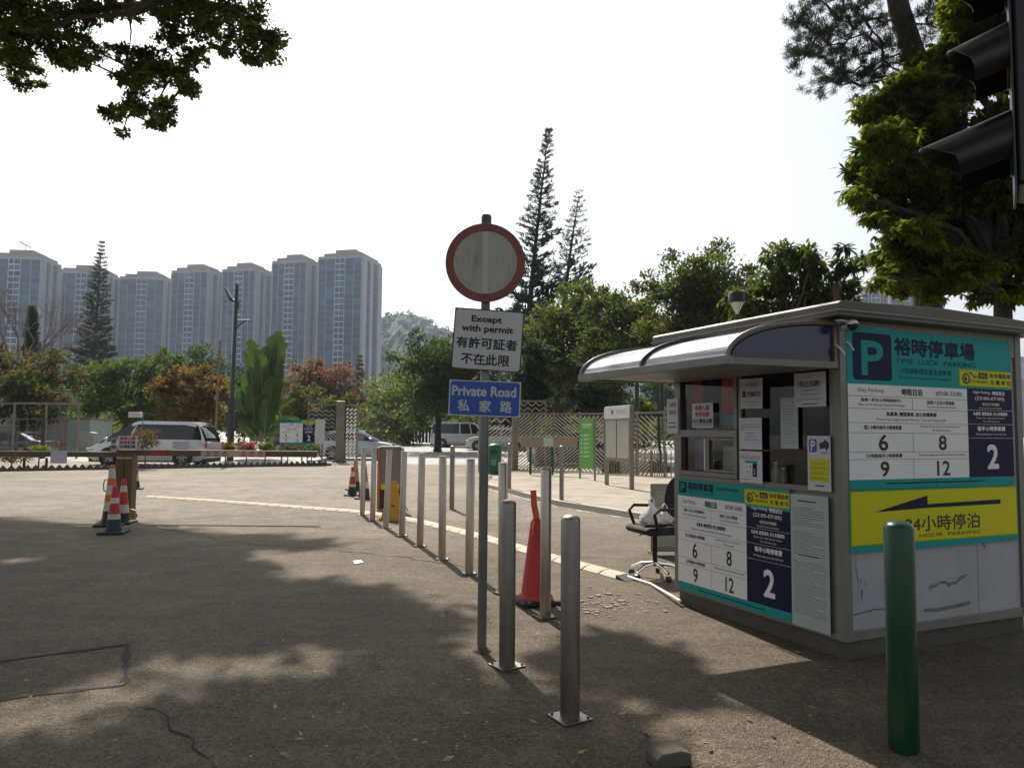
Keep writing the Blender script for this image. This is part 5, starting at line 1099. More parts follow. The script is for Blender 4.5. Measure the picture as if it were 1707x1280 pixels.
for i_ in order:
    c = allc[i_]; e = Vector(targets[i_]); k = int(np.argmin(np.linalg.norm(nodes-np.array(targets[i_]), axis=1))); a = Vector(nodes[k]); d = e-a; nodes = np.vstack([nodes, targets[i_]])
    mb.path([a, a+d*.5+Vector((r.uniform(-.1, .1)*d.length, 0, .08*d.length)), e], [.03, .02, .008], 5, False)
    for _ in range(3): t = e+Vector(sphere(1)[0])*c[3]*.8; mb.path([e-d*.15, e.lerp(t, .6), t], [.01, .007, .003], 3, False)
mb.build('trunk', bark, ot, smooth=True)
def tocl(L): return [(c[0]-OB.x, c[1]-OB.y, c[2]-OB.z, c[3]) for c in L]
P1, D1 = crown_pts(tocl(cl), 46000, .19, 18, (.2, 1.05)); P2, D2 = crown_pts(tocl(sh), 90000, .34, 9, (.1, .9)); 
P3, D3 = crown_pts(tocl(back), 45000, .33, 9, (.1, .9))
V = np.concatenate([blades(P1, D1, NR.uniform(.07, .13, len(P1)), .6), blades(P2, D2, NR.uniform(.15, .25, len(P2)), .62), blades(P3, D3, NR.uniform(.25, .4, len(P3)), .62)])
link('crown', fast_mesh('crown', V), LM['left'], ot)
# --- right-hand big leafy tree and dark pine behind it
rt_px = [(1470, 175, 34), (1520, 150, 44), (1440, 190, 20), (1480, 230, 40), (1550, 200, 60), (1450, 280, 34), (1500, 290, 50), (1580, 260, 70), (1600, 130, 60), (1620, 60, 50), (1560, 100, 34), (1660, 60, 40), (1440, 330, 26), (1430, 325, 20), (1480, 340, 40), (1540, 350, 60), (1420, 322, 12), (1460, 365, 20), (1520, 400, 44), (1500, 420, 40), (1600, 380, 70), (1660, 300, 80), (1490, 455, 30), (1540, 450, 40), (1600, 450, 50), (1660, 430, 60), (1700, 380, 60), (1710, 200, 70), (1720, 90, 60), (1500, 480, 22), (1560, 490, 26), (1640, 490, 30), (1700, 480, 34), (1465, 470, 16), (1620, 10, 40), (1700, 0, 40), (1760, 300, 90), (1780, 150, 90), (1790, 430, 70)]
Yr = 13.0; cl = pxclumps(rt_px, Yr, .9); tb_ = P(1668, 520, Yr)
rtree = empty('leafy_tree', (tb_.x, Yr, 0), 0, 'large sunlit yellow green tree filling the upper right behind the kiosk', 'tree'); RB = Vector((tb_.x, Yr, 0))
mb = MB(); clr = [(c[0]-RB.x, c[1]-RB.y, c[2], c[3]) for c in cl]; limbs(mb, (0, 0, 0), (0.05, 0, tb_.z+.4), clr, .2, r=random.Random(5)); mb.build('trunk', bark_d, rtree, smooth=True)
# whorls of drooping leaves on twig ends
P0, D0 = crown_pts(clr, 10500, .3, 20, (.45, 1.05)); k = 7; PP = np.repeat(P0, k, 0); ang = np.tile(np.arange(k)*2*np.pi/k, len(P0))+np.repeat(NR.uniform(0, 6.3, len(P0)), k)
DD = np.stack([np.cos(ang), np.sin(ang), NR.uniform(-.9, .15, len(ang))], 1)+np.repeat(D0*.5, k, 0)
V = blades(PP, DD, NR.uniform(.085, .17, len(PP)), .36, SH6, curl=.28, flat=.9); link('crown', fast_mesh('crown', V, 6), LM['right'], rtree)
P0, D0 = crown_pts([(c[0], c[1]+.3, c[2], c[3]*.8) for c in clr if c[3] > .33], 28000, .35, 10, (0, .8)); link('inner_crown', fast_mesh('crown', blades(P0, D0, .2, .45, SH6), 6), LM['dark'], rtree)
pt = empty('pine_tree', (P(1535, 130, 15.5).x, 15.5, 0), 0, 'dark pine with tufted branches behind the large leafy tree at the top right', 'tree'); PB = Vector((pt.location))
mb = MB(); top = P(1478, -90, 15.5)-PB; m1 = P(1535, 130, 15.5)-PB
mb.path([(0, 0, -.1), (0, 0, 3), m1, P(1500, 20, 15.5)-PB, top, top+Vector((-.5, 0, 2.2))], [.36, .3, .24, .21, .16, .05], 12)
tufts = [(1345, 45), (1362, 55), (1338, 30), (1380, 50), (1395, 30), (1410, 12), (1440, 15), (1420, 40), (1330, 95), (1350, 90), (1372, 95), (1400, 85), (1420, 65), (1450, 50), (1470, 75), (1375, 145), (1390, 130), (1410, 118), (1430, 130), (1455, 112), (1450, 90), (1480, 110), (1370, 8), (1350, -10), (1470, 30), (1545, 20), (1570, 10), (1560, 45), (1590, -10), (1440, 145), (1398, 142), (1500, 125), (1520, 60), (1610, 20), (1465, 135), (1385, 75), (1340, 98), (1420, 95), (1330, 40), (1540, -20), (1450, -20), (1400, -15)]
TP = []
tn = [m1.lerp(top, t) for t in (0, .2, .4, .6, .8, 1)]
for (a, b) in sorted(tufts, key=lambda q: -q[0]):
    e = P(a+r.uniform(-4, 4), b+r.uniform(-4, 4), 15.5+r.uniform(-1.4, 1.4))-PB; s0 = min(tn, key=lambda v: (v-e).length+abs(v.z-e.z)*.3); d = e-s0
    q1 = s0+d*.35+Vector((r.uniform(-.1, .1), r.uniform(-.15, .15), .08))*d.length; q2 = s0+d*.7+Vector((r.uniform(-.08, .08), 0, r.uniform(-.05, .12)))*d.length; mb.path([s0, q1, q2, e], [.035, .025, .015, .006], 5, False); tn += [q2, e]
    for _ in range(12): t = e+Vector((r.gauss(0, .17), r.gauss(0, .25), r.gauss(.02, .12))); TP.append(tuple(t)); mb.path([q2.lerp(e, .6), t], [.006, .003], 3, False)
mb.build('trunk', bark_d, pt, smooth=True)
TP = np.array(TP); k = 90; PP = np.repeat(TP, k, 0); DD = sphere(len(PP)); DD[:, 2] = DD[:, 2]*.7+.35
link('needles', fast_mesh('needles', blades(PP+NR.normal(size=PP.shape)*.03, DD, NR.uniform(.07, .14, len(PP)), .1)), LM['pine'], pt)
# --- conifers of the Norfolk pine kind
def norfolk(label, px, Y, top, bot, wpx, n_t=34, lean=0.0, dens=1.0, m=None, asym=0, seed=1, nd=26, upf=.25, tip=.5):
    r = random.Random(seed); z0 = gz(Y); pt_ = P(px, top, Y); pb = P(px-lean, bot, Y); H = pt_.z; w = wpx*Y/CF/2; zc = pb.z
    o = empty('pine_tree', (pb.x, Y, z0), 0, label, 'tree'); mb = MB(); lx = pt_.x-pb.x; Hh = H-z0; zc0 = zc-z0
    def ax(z): t = max(0, (z-zc0)/(Hh-zc0)); return Vector((lx*t**1.3, 0, z))
    r0 = max(.12, Hh*.011); zs = [0, zc0*.5, zc0]+[zc0+(Hh-zc0)*t for t in (.25, .5, .75, 1)]
    mb.path([ax(z) for z in zs], [r0*1.3, r0*1.1, r0, r0*.8, r0*.55, r0*.3, r0*.04], 10); TP, TD, TS = [], [], []
    for i in range(n_t):
        t = (i+.5)/n_t; z = zc0+(Hh-zc0)*t; R = w*(1-t)**.75*(.55+.45*min(1, (t+.12)*5))*r.uniform(.8, 1.1)+.08; nb = 5 if t < .85 else 4; a0 = r.uniform(0, 6.28)
        for k in range(nb):
            if r.random() > dens: continue
            a = a0+k*6.283/nb+r.uniform(-.2, .2); Rk = R*r.uniform(.75, 1.1)*(1+asym*cos(a)); s0 = ax(z); e = s0+Vector((cos(a)*Rk, sin(a)*Rk, Rk*r.uniform(upf-.1, upf+.12))); md = s0.lerp(e, .5)-Vector((0, 0, Rk*.06))
            mb.path([s0, md, e], [.03*Hh/20+.01, .02*Hh/20, .006], 4, False); ns = max(3, int(nd*(.35+Rk/w)*.6))
            for j in range(ns):
                q = r.uniform(.18, 1.02)**.8; p = s0.lerp(md, q*2) if q < .5 else md.lerp(e, q*2-1); TP.append(tuple(p+Vector((r.gauss(0, .05), r.gauss(0, .05), 0))*Rk)); sg_ = r.choice((-1, 1)); TD.append((cos(a)*.7-sin(a)*sg_*.7, sin(a)*.7+cos(a)*sg_*.7, r.uniform(.25, 1.0))); TS.append(max(.3, Rk*.3)*r.uniform(.7, 1.2)*(1.25-.5*q))
    mb.build('trunk', bark_d, o, smooth=True); TP = np.array(TP); TD = np.array(TD); TS = np.array(TS); k = 3
    V = blades(np.repeat(TP, k, 0)+NR.normal(size=(len(TP)*k, 3))*.06, np.repeat(TD, k, 0)+NR.normal(size=(len(TP)*k, 3))*.25, np.repeat(TS, k), .2, flat=.3)
    link('crown', fast_mesh('crown', V), m or LM['pine'], o); return o
norfolk('tall narrow Norfolk pine before the towers at the left', 170, 88, 402, 640, 76, 36, lean=16, m=LM['pine'], seed=4, nd=44)
norfolk('great dark pine leaning slightly behind the round sign', 915, 52, 216, 600, 112, 44, lean=38, m=LM['pine'], seed=9, nd=38, dens=.88, asym=.12, upf=.35)
norfolk('thinner sparse pine standing right of the great pine', 966, 56, 318, 560, 125, 30, lean=30, dens=.8, m=LM['pineb'], seed=15, nd=20, asym=.25, upf=.3)
norfolk('small dark conifer poking up between the red tree and the last tower', 600, 76, 592, 690, 32, 14, lean=4, m=LM['dark'], seed=3, nd=24)
norfolk('narrow dark cypress among the bare branches at the far left', 54, 62, 512, 600, 30, 20, lean=2, m=LM['dark'], seed=8, nd=40)
# bare tree at far left
def bare(label, base, Hh, spread, seed=2):
    r = random.Random(seed); o = empty('bare_tree', base, 0, label, 'tree'); mb = MB()
    def grow(p, d, L_, rad_, lv):
        e = p+d*L_; m_ = p.lerp(e, .5)+Vector((r.uniform(-.06, .06), 0, r.uniform(-.04, .08)))*L_; mb.path([p, m_, e], [rad_, rad_*.8, rad_*.6], 5 if lv > 2 else 3, False)
        if lv == 0: return
        for _ in range(3 if lv > 1 else 4):
            nd_ = (d+Vector((r.uniform(-1, 1), r.uniform(-1, 1), r.uniform(-.3, .6)))*spread).normalized(); grow(p.lerp(e, r.uniform(.55, 1)), nd_, L_*r.uniform(.6, .85), rad_*.55, lv-1)
    grow(Vector((0, 0, 0)), Vector((.05, 0, 1)), Hh*.33, Hh*.022, 6); mb.build('trunk', mat('bark_grey_brown', (.13, .1, .09), .9), o); return o
p = P(5, 640, 54); bare('leafless grey brown tree spreading across the first tower at the far left', (p.x, 54, gz(54)), 13.5, .75, 2)
p = P(92, 640, 60); bare('second leafless tree between the first tower and the left pine', (p.x, 60, gz(60)), 9.5, .8, 5)
# palm like plant (traveller's palm / banana) with paddle leaves, each leaf a part
p = P(425, 745, 39); pl = empty('banana_palm', (p.x, 39, gz(39)), 0, 'tall broad leaved banana like palm beside the black camera post', 'palm'); pm_ = LM['lime']; S_ = 39/CF
palmm = mat('palm_leaf', (.036, .07, .012), .4, 0, .45, 1.2, trans=.35)
def paddle(px0, py0, px1, py1, w, dy, m=palmm, tear=False):
    a = P(px0, py0, 39)-Vector(pl.location); b = P(px1, py1, 39)-Vector(pl.location); b.y += dy; d = b-a; n = 30; V_ = []; F_ = []; side = d.cross(Vector((0, 1, 0))).normalized(); r = random.Random(int(px1*3+py1)); yy = Vector((0, 1, 0))
    for i in range(n+1):
        t = i/n; c = a+d*t; c.z -= abs(d.x)*.55*t*t; ww = w*.85*S_*max(0.02, (sin(math.pi*min(1, t*.78+.1))**.55 if t < .97 else .45)); j, j2 = ((r.uniform(.5, .8), r.uniform(.95, 1.1)) if r.random() < .35 else (r.uniform(.92, 1.08), r.uniform(.5, .85)) if r.random() < .3 else (1, 1)); V_ += [c-side*ww*j+yy*ww*.35, c, c+side*ww*j2+yy*ww*.35]
    for i in range(n): F_ += [(3*i, 3*i+1, 3*i+4, 3*i+3), (3*i+1, 3*i+2, 3*i+5, 3*i+4)]
    MB().add([tuple(v) for v in V_], F_).build('leaf', m, pl, smooth=True)
    MB().path([P(425+(px0-425)*.3, 735, 39)-Vector(pl.location), a, a+d*.98-Vector((0, 0, abs(d.x)*.24))], [.06, .045, .012], 5).build('stalk', mat('palm_stalk', (.1, .16, .05), .5), pl)
for q in [(440, 640, 458, 548, 16, .3), (432, 640, 420, 560, 15, -.3), (450, 650, 470, 560, 10, .6), (425, 650, 402, 570, 9, .4), (440, 690, 440, 590, 18, -.6), (425, 700, 408, 610, 17, .1), (410, 690, 384, 622, 13, -.3), (455, 690, 462, 610, 14, .2), (425, 720, 425, 640, 20, -.5), (440, 730, 455, 660, 17, -.8), (420, 730, 395, 668, 12, -.7), (445, 720, 500, 668, 8, -.2), (440, 725, 495, 690, 8, -.5), (430, 730, 408, 690, 12, -1.), (415, 700, 398, 690, 8, -1), (445, 700, 488, 640, 7, .5), (430, 690, 436, 575, 14, .6), (450, 640, 444, 552, 17, .9), (462, 650, 466, 552, 13, -.2), (428, 650, 412, 575, 15, .9), (450, 700, 462, 625, 18, -.9), (405, 700, 392, 640, 12, .3), (450, 735, 480, 700, 9, -1.1), (450, 690, 470, 600, 14, -.4)]: paddle(*q)
# flower bushes, shrubs
def bush(label, px, py, Y, wpx, hpx, m, n=1600, size=.07, extra=None, twiggy=False):
    p = P(px, py, Y); R = wpx*Y/CF/2; Hh = hpx*Y/CF; z0 = gz(Y); cl_ = [(p.x+R*.5*cos(a), Y+R*.4*sin(a), z0+max(.15, p.z-z0)+Hh*.1*sin(a*2), R*.55, Hh*.4) for a in (0, 1.3, 2.5, 3.8, 5.1)]
    return tree(label, (p.x, Y, z0), (p.x, Y, z0+max(.1, (p.z-z0)*.5)), cl_, .03, n, size, m, name='bush', cat='bush', extra=extra, nsub=14, subr=.25)
bush('low yellow flowered bush left of the pink one by the gate', 376, 748, 33.5, 34, 22, LM['purplef'], 1500, .09, (LM['mid'], 700))
bush('round pink flowering bush between two yellow ones by the gate', 411, 747, 33.5, 34, 24, LM['pink'], 1600, .09, (LM['mid'], 500))
bush('bright yellow green bush left of the distant price board', 443, 748, 33.5, 26, 24, LM['yel'], 1300, .1)
bush('brownish low bush under the distant price board', 480, 750, 33.8, 34, 16, LM['brown'], 1300, .09)
bush('dark green low bush under the blank strip of the distant board', 520, 750, 33.8, 34, 16, LM['mid'], 1300, .09)
bush('dry twiggy round bush right of the brown cabinet', 243, 735, 28.5, 46, 42, LM['orange'], 900, .08, (LM['brown'], 500))
bush('flat topped clipped bush behind the left barrier arm', 66, 748, 27.5, 30, 12, LM['yel'], 900, .07)
bush('low dark shrub under the left barrier arm', 20, 762, 27.5, 60, 20, LM['brown'], 900, .09)
bush('dark shrub at the foot of the notice cabinet', 1030, 795, 27.0, 60, 30, LM['dark'], 1800, .1)
bush('shrub behind the last lattice section', 1090, 790, 27.5, 50, 40, LM['dark'], 1800, .1, (LM['mid'], 600))
bush('light green shrub beyond the boundary wall below the canopy', 1075, 686, 36, 50, 22, LM['yel'], 1500, .12)
def woodland(name, label, x0, x1, Y, z0, z1, m, n, size, seed):
    NRr = np.random.default_rng(seed); k = 70; cx = NRr.uniform(x0, x1, k); cz = NRr.uniform(z0, z1, k)*NRr.uniform(.6, 1.0, k); cyy = Y+NRr.uniform(-5, 5, k)
    cl_ = [(cx[i], cyy[i], cz[i], NRr.uniform(1.6, 3.0)) for i in range(k)]; P_, D = crown_pts(cl_, n, .3, 12); link_ = link(name, fast_mesh(name, blades(P_, D, size, .6)), m); return tagit(link_, label, name.replace('_', ' '), kind='stuff')
woodland('woodland', 'dark mass of distant trees closing off the car park', -95, 60, 100, 0, 7.5, LM['dark'], 42000, .75, 3)
woodland('undergrowth', 'dark mixed undergrowth below the middle distance trees', -55, 26, 64, 0, 3.8, LM['olive'], 26000, .4, 5)

# ================================================================ WALLS, LAMPS, LOW BUILDINGS
wallm = mat('hoarding_pale', (.36, .34, .29), .8, 0, .12, .6, dirt=.35, ds=.6); wl = empty('boundary_wall', (P(-120, 740, 45).x, 45, gz(45)), 0, 'pale panelled hoarding wall at the far left behind the fence', 'wall')
x1_ = P(112, 740, 45).x-wl.location.x; k = 7
for i in range(k): MB().box(x1_*i/k+.01, 0, 0, x1_*(i+1)/k-.02, .1, 2.15+.1*(i % 2)).build('panel', wallm, wl)
MB().box(0, -.03, 0, x1_, -.001, .55).build('lower_band', tan, wl)
ho = empty('site_office', (P(112, 740, 44.5).x, 44.5, gz(44)), 0, 'pale green container end beside the hoarding wall', 'container'); MB().box(0, 0, 0, 1.3, 2.5, 1.9).build('wall', mat('container_green', (.3, .38, .33), .6), ho); MB().box(-.05, -.05, 1.9, 1.35, 2.6, 2.0).build('roof', alum2, ho)
MB().prism([(.9, 0), (1.9, 0), (1.9, 1.15), (.9, 1.3)], -.6, -.1, 'y').build('annex_wall', mat('container_grey', (.28, .3, .25), .6), ho)
hb = Board('banner', 'pale blue banner with a red mark and a dark letter on the left hoarding', 'banner', 4.2, 1.15, mat('banner_pale', (.42, .46, .46), .6), basis((P(-70, 740, 44.8).x, 44.8, 1.6), (1, 0, 0), (0, -1, 0)), .02)
hb.rect('mark', .58, .35, .66, .55, redink, 1); hb.text('lettering', 'N', .87, .35, .93, .65, ink, 1, .03); hb.done()
fn = empty('wire_fence', (P(-140, 745, 37).x, 37, 0), 0, 'rusty tube fence with tall posts in front of the hoarding at the left', 'fence'); xe = P(128, 745, 37).x-fn.location.x
rust = mat('rusty_tube', (.2, .16, .13), .7, .3, .2, 5)
for i in range(6): a = xe*i/5; MB().tube((a, 0, 0), (a, 0, 2.75), .05, n=8).build('post', rust, fn)
for z in (2.72, 1.95, .55): MB().tube((0, 0, z), (xe, 0, z), .035 if z > 2 else .02, n=6).build('rail', rust, fn)
vm_ = MB()
for i in range(int(xe/.45)): vm_.box(i*.45, -.006, .55, i*.45+.02, .006, 2.0)
q_ = vm_.build('mesh_wires', rust, fn); q_['kind'] = 'stuff'
MB().box(xe*.78, -.09, .0, xe*.78+.16, .05, 2.0).build('gate_stile', darkmetal, fn); MB().box(xe*.6, -.05, 2.68, xe, .02, 2.78).build('top_beam', rust, fn)
# low rear wall and louvred gate beyond the opening
lw_ = empty('low_building', (P(596, 740, 70).x, 70, gz(70)), 0, 'low pale grey wall with dark blue louvred shutters beyond the opening', 'building'); xw = P(650, 740, 70).x-lw_.location.x; xv = P(674, 740, 70).x-lw_.location.x; xz = P(725, 740, 70).x-lw_.location.x
MB().box(-6, 0, 0, xw-.2, .3, 1.9).build('wall', mat('wall_grey', (.28, .28, .26), .8), lw_); MB().box(xw, -.02, 0, xv, .3, 1.95).build('wall', conc_l, lw_); MB().box(-1.2, -.03, 0, -.9, .31, 2.1).build('pier', conc_l, lw_)
sm_ = mat('shutter_blue', (.04, .05, .1), .6)
for i in range(9): a = xv+(xz-xv)*i/9; MB().box(a+.02, 0, .1, a+(xz-xv)/9-.03, .06, 1.85).build('shutter', sm_, lw_)
for i in range(22): MB().box(xv-3+i*.45, .2, 1.9, xv-3+i*.45+.05, .25, 2.9).build('railing_bar', darkmetal, lw_)
MB().box(xv-3.1, .19, 2.75, xv+6.9, .26, 2.82).build('railing_rail', darkmetal, lw_)
blg = mat('haze_block', (.2, .22, .26), .8)
ob_ = empty('office_block', (P(628, 700, 110).x, 110, 1), 0, 'blue grey flat block far behind the low wall', 'building'); MB().box(0, 0, 0, 5, 8, 6.6).build('wall', blg, ob_)
for i in range(3):
    for j in range(3): MB().box(.5+i*1.5, -.03, 1+j*1.8, 1.5+i*1.5, -.01, 2+j*1.8).build('window', carglass, ob_)
# twin headed lamp far away
p = P(661, 740, 66); tl = empty('street_lamp', (p.x, 66, gz(66)), 0, 'small double headed lamp standing before the low wall', 'street lamp'); zt = P(661, 690, 66).z-gz(66)
MB().tube((0, 0, 0), (0, 0, zt), .07, n=8).build('pole', darkmetal, tl); MB().box(-.5, -.03, zt-.05, .5, .03, zt+.02).build('arm', darkmetal, tl)
for s_ in (-.42, .42): MB().lathe([(.05, -.05), (.17, .1), (.2, .28), (.06, .34)], 12, (s_, 0, zt)).build('lantern', wpaint, tl)
# black camera post
p = P(384, 745, 36); pc = empty('camera_post', (p.x, 36, 0), 0, 'tall dark green black post with a camera head at its top', 'post'); z1_ = P(384, 474, 36).z
MB().path([(0, 0, 0), (0, 0, 3.0)], .16, 12).build('lower_sleeve', darkmetal, pc); MB().path([(0, 0, 3), (.07, 0, z1_)], [.1, .08], 12).build('pole', mat('post_green_black', (.025, .05, .045), .5), pc)
MB().tube((.06, 0, z1_-1.75), (.75, 0, z1_-1.75), .035, n=8).build('arm', darkmetal, pc); MB().tube((.06, 0, z1_-2.15), (.5, 0, z1_-1.78), .03, n=6).build('brace', darkmetal, pc)
MB().prism([(-.55, .0), (-.42, -.08), (-.1, -.62), (-.26, -.68)], -.12, .12, 'y').build('camera_head', darkmetal, pc, loc=(0, 0, z1_-.12)); MB().prism([(-.5, -.03), (-.42, -.08), (-.16, -.55), (-.24, -.6)], -.13, -.122, 'y').build('camera_glass', alum2, pc, loc=(0, 0, z1_-.12)); MB().tube((-.25, 0, z1_-.78), (.06, 0, z1_-.8), .045, n=8).build('bracket', darkmetal, pc); MB().box(.1, -.1, z1_-1.2, .22, .1, z1_-.85).build('junction_box', darkmetal, pc)
MB().box(-.25, -.12, 1.6, .25, .2, 2.4).build('control_box', darkmetal, pc, bevel=.02)
p = P(358, 745, 40); tp_ = empty('thin_pole', (p.x, 40, gz(40)), 0, 'thin brown pole left of the tall camera post', 'pole'); MB().tube((0, 0, 0), (.1, 0, P(362, 570, 40).z), .06, n=8).build('shaft', rust, tp_); MB().box(-.1, -.08, 3, .05, .08, 3.3).build('box', rust, tp_)
# lantern behind the kiosk
p = P(1229, 560, 18); ln = empty('street_lantern', (p.x, 18, 0), 0, 'dark drum topped lantern with a white cone standing behind the kiosk roof', 'street lamp'); a0_, a1_, a2_ = P(1229, 521, 18).z, P(1229, 505, 18).z, P(1229, 488, 18).z
MB().tube((0, 0, 0), (0, 0, a0_-.05), .045, n=12).build('pole', darkmetal, ln, smooth=True); MB().lathe([(.03, a0_-.05), (.04, a0_-.01), (.16, a1_), (.16, a1_+.01)], 20).build('diffuser', mat('lantern_white', (.75, .75, .7), .4), ln, smooth=True)
MB().lathe([(.2, a1_+.0), (.205, a1_+.03), (.205, a2_-.02), (.19, a2_)], 24).build('hood', darkmetal, ln, smooth=True); MB().box(.2, -.03, a1_+.05, .26, .03, a2_-.02).build('bracket', darkmetal, ln)
for k in range(4): a = k*1.57+.4; MB().tube((.03*cos(a), .03*sin(a), a0_-.02), (.18*cos(a), .18*sin(a), a1_+.02), .006, n=5).build('stay', darkmetal, ln)
# dark shelter frame seen under the canopy
p = P(1062, 700, 31); sf = empty('shelter_frame', (p.x, 31, .1), 0, 'dark posts and beam of a shelter seen under the kiosk canopy', 'shelter')
for a, b in ((0, 0), (.95, 1), (1.15, 1)): MB().path([(a, 0, 0), (a+(.0 if b == 0 else -.12), 0, 4.4)], .09 if not b else .06, 8).build('post', darkmetal, sf)
MB().box(-2.4, -.05, 2.1, 3.5, .05, 2.25).build('beam', darkmetal, sf); MB().box(-2.4, -.05, 4.3, 3.5, 1.5, 4.4).build('roof', darkmetal, sf)

# ================================================================ TOWERS, HILLS
tw_w = mat('tower_pale_wall', (.22, .215, .22), .8, 0, .05, .2); tw_g = mat('tower_glass', (.014, .036, .085), .45, 0, .35, .35, spec=.15, objr=.5); tw_r = mat('tower_roof_brown', (.2, .17, .14), .8); tw_d = mat('tower_grey_wall', (.035, .05, .08), .7, 0, .08, .2); tw_b = mat('tower_balcony', (.36, .38, .42), .6)
FH = 3.15
def bm_(mb, name, m): me = bpy.data.meshes.new(name); me.from_pydata(mb.v, [], mb.f); me.materials.append(m); return me
w_full = bm_(MB().box(-1.95, -.12, .25, 1.95, .25, 2.85), 'window', tw_g); w_small = bm_(MB().box(-1.2, -.1, .12, 1.2, .25, 2.98), 'window', tw_g); bal = bm_(MB().box(-2.7, -1.0, -.1, 2.7, .1, .08).box(-2.7, -1.0, .08, 2.7, -.96, .35).box(-.06, -.9, .35, .06, -.2, 3.0), 'balcony', tw_b); wside = bm_(MB().box(-.1, -1.25, .3, .25, 1.25, 2.85), 'window', tw_g)
def tower(label, pxl, pxr, top, Y, yaw, Wd, Dp):
    pc_ = P((pxl+pxr)/2, top, Y); H = pc_.z; o = empty('apartment_tower', (pc_.x, Y, 0), yaw, label, 'apartment tower', 'row of high apartment towers'); w = Wd/2
    fl = int((H-4)/FH); Hm = fl*FH+1
    MB().box(-w, 0, 0, w, Dp, Hm).build('wall', tw_d, o); MB().box(-w*.8, 1, Hm, w*.9, Dp-1, Hm+2.2).build('roof_parapet', tw_r, o); MB().box(-w*.35, 3, Hm+2.2, w*.55, Dp-3, Hm+4.4).build('roof_house', tw_w, o); MB().box(-w-.15, -.2, Hm-1.2, w+.15, Dp+.2, Hm+.5).build('cornice', tw_w, o)
    n = 4 if Wd > 22 else 3; span = (w-2.75)/1.0
    for q in (-1, 1):
        for x, t in ((w-.25, .5), (w*.62, .3), (2.85, .22)): MB().box(q*x-t/2, -.5, 0, q*x+t/2, .2, Hm-.5).build('fin', tw_b if t < .25 else tw_w, o)
    for (sx2, q) in ((w, 1), (-w, -1)):
        for (a, b) in ((0, .2), (.36, .5), (.78, 1)):
            MB().box(min(sx2, sx2+q*(.9 if a else .6)), Dp*a, 0, max(sx2, sx2+q*(.9 if a else .6)), Dp*b, Hm-1.5).build('wall_bay', tw_w, o)
    for f in range(6, fl):
        z = f*FH
        wa = w*.38-.6; wb = w*.62-3.2
        for x, ww in ((-w*.81, wa), (w*.81, wa), (-(w*.62+2.85)/2, wb), ((w*.62+2.85)/2, wb)):
            q = link('window', w_full, None, o); q.location = (x, 0, z); q.scale.x = ww/3.9
        q = link('balcony', bal, None, o); q.location = (0, 0, z); q = link('window', w_full, None, o); q.location = (0, .02, z); q.scale.x = 1.35
        for y in (Dp*.29, Dp*.64): q = link('window', wside, None, o); q.location = (w, y, z)
    return o
TWS = [('leftmost tower cut by the picture edge with a dish on its roof', -22, 74, 418, 380, 6, 26, 20), ('second tower half hidden by the left tall pine', 98, 176, 440, 415, 6, 26, 20), ('third tower standing free right of the left tall pine', 201, 275, 450, 430, 5, 25, 18), ('fourth tower with a wide pale right flank', 283, 352, 440, 425, -10, 23, 22), ('fifth tower behind the tall camera post', 371, 428, 432, 420, -12, 21, 20), ('sixth tower between the camera post tower and the last one', 455, 512, 424, 412, -12, 21, 22), ('rightmost and widest tower of the row', 530, 606, 418, 400, -14, 26, 24)]
tws = [tower(l, a, b, t, Y, rad(yw), wd, dp) for (l, a, b, t, Y, yw, wd, dp) in TWS]
H0 = P(26, 405, 380).z
dsh = MB().path([(0, 0, -3), (0, 0, 0)], .15, 6); dsh.prism([(-3, 1.2), (2.4, -1.4), (2.6, -1.0), (-2.4, 1.6)], -1.5, 1.5, 'y'); tagit(dsh.build('satellite_dish', tw_d, loc=(P(26, 405, 380).x, 388, H0+1)), 'grey dish aerial on the roof of the leftmost tower', 'dish')
far1 = [(1438, 1480, 472, 470, 4), (1484, 1530, 462, 480, -4), (1532, 1572, 480, 500, 2)]
for i, (a, b, t, Y, yw) in enumerate(far1):
    o = tower(['hazy tower just above the kiosk roof, partly behind the leafy tree', 'middle hazy tower behind the hanging leaves above the kiosk', 'right hazy tower glimpsed through the leafy tree above the kiosk'][i], a, b, t, Y, rad(yw), (b-a)*Y/CF, 14); o['group'] = 'far towers behind the kiosk'
for i, (a, b, t) in enumerate(((1068, 1090, 628), (1092, 1112, 640))):
    o = tower(['pale far block seen under the canopy beside the shelter post', 'second pale far block under the canopy, nearer the kiosk'][i], a, b, t, 420, 0, (b-a)*420/CF, 14); o['group'] = 'far blocks under the canopy'; o['category'] = 'building'
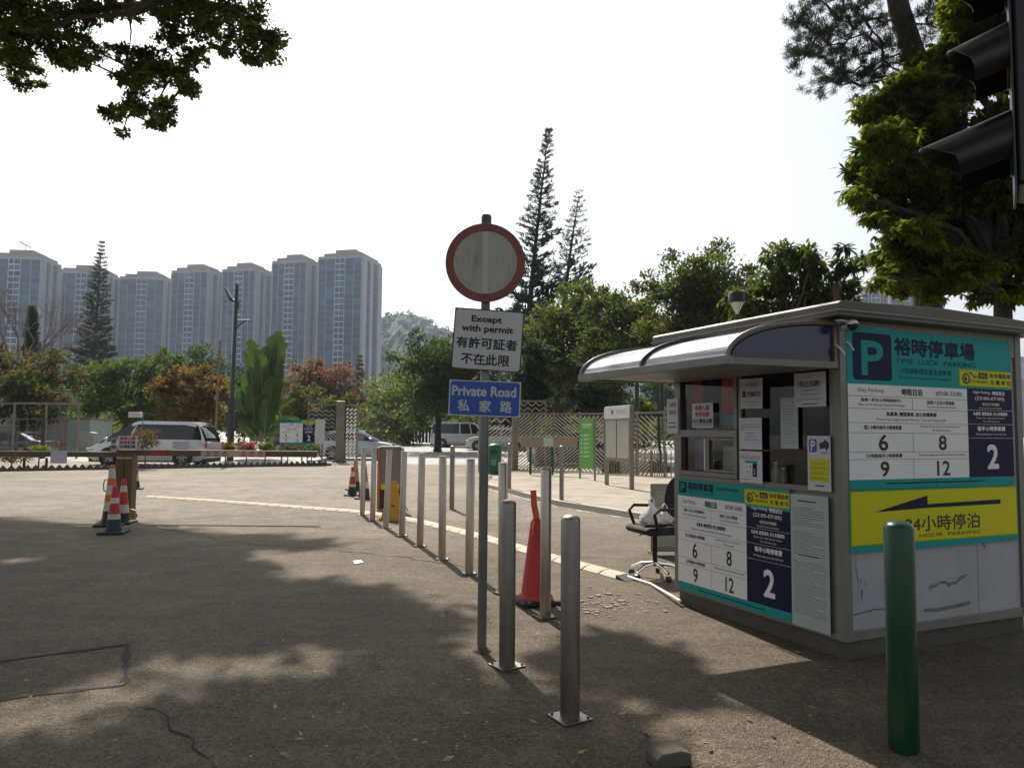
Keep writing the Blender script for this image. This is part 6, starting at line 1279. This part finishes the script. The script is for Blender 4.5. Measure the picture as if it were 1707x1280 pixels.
# hills
LM['hill'] = mat('leaf_hill', (.016, .03, .018), .9, 0, .4, .05, island=.4, spec=.05)
hm = mat('hill_forest', (.016, .03, .018), .95, 0, .6, .05, bump=1, bs=.3)
def hill(label, prof, Y, depth, seed):
    r = random.Random(seed); mb = MB(); n = 90; k = 10; x0, x1 = prof[0][0], prof[-1][0]
    for j in range(k+1):
        t = j/k
        for i in range(n+1):
            px = x0+(x1-x0)*i/n; zt = P(px, interp(prof, px), Y).z; X = P(px, 700, Y).x; z = (zt)*sin(t*math.pi/2)**.8+r.uniform(-1, 1)*(2.2 if 0 < t < 1 else 1.8 if t == 1 else 0)
            mb.v.append((X, Y-depth+depth*t, max(-.5, z) if t > 0 else -.5))
    for j in range(k):
        for i in range(n): a = j*(n+1)+i; mb.f.append((a, a+1, a+n+2, a+n+1))
    o = mb.build('hill', hm, smooth=False); tagit(o, label, kind='structure')
    cl_ = []
    for i in range(150): px = x0+(x1-x0)*r.random(); p = P(px, interp(prof, px)+r.uniform(0, 5), Y-2); cl_.append((p.x, p.y, p.z, r.uniform(2.5, 5)))
    for i in range(260): px = x0+(x1-x0)*r.random(); t = r.uniform(.25, .97); zt = P(px, interp(prof, px), Y).z*sin(t*math.pi/2)**.8; cl_.append((P(px, 700, Y).x, Y-depth+depth*t, zt, r.uniform(3, 5.5)))
    P_, D = crown_pts(cl_, 30000, .35, 8); tagit(link('hill_forest', fast_mesh('hill_forest', blades(P_, D, 1.9, .7)), LM['hill']), 'tree tops covering the '+label.split(' ')[0]+' hill on the horizon', 'forest', kind='stuff')
hill('rounded wooded hill right of the last tower', [(560, 640), (600, 575), (640, 545), (655, 533), (690, 530), (715, 540), (740, 560), (800, 600), (900, 640), (1000, 680)], 700, 220, 2)
hill('lower far ridge between the round hill and the sign', [(640, 600), (700, 565), (720, 552), (745, 550), (800, 560), (900, 590), (1050, 600), (1150, 615), (1300, 600), (1500, 590), (1750, 600)], 900, 150, 6)
# ================================================================ AIR
hb_ = MB().box(-1700, -70, -1.2, 1700, 1800, 128).build('haze', MATS.setdefault('hz', bpy.data.materials.new('haze_air')))
m = MATS['hz']; m.use_nodes = True; n = m.node_tree; n.nodes.clear(); pv = n.nodes.new('ShaderNodeVolumePrincipled'); ou = n.nodes.new('ShaderNodeOutputMaterial')
pv.inputs['Color'].default_value = (.68, .82, 1.0, 1); pv.inputs['Density'].default_value = .00024; pv.inputs['Anisotropy'].default_value = .35; n.links.new(pv.outputs[0], ou.inputs['Volume'])
tagit(hb_, 'pale haze filling the air over the whole place', 'haze', kind='stuff')
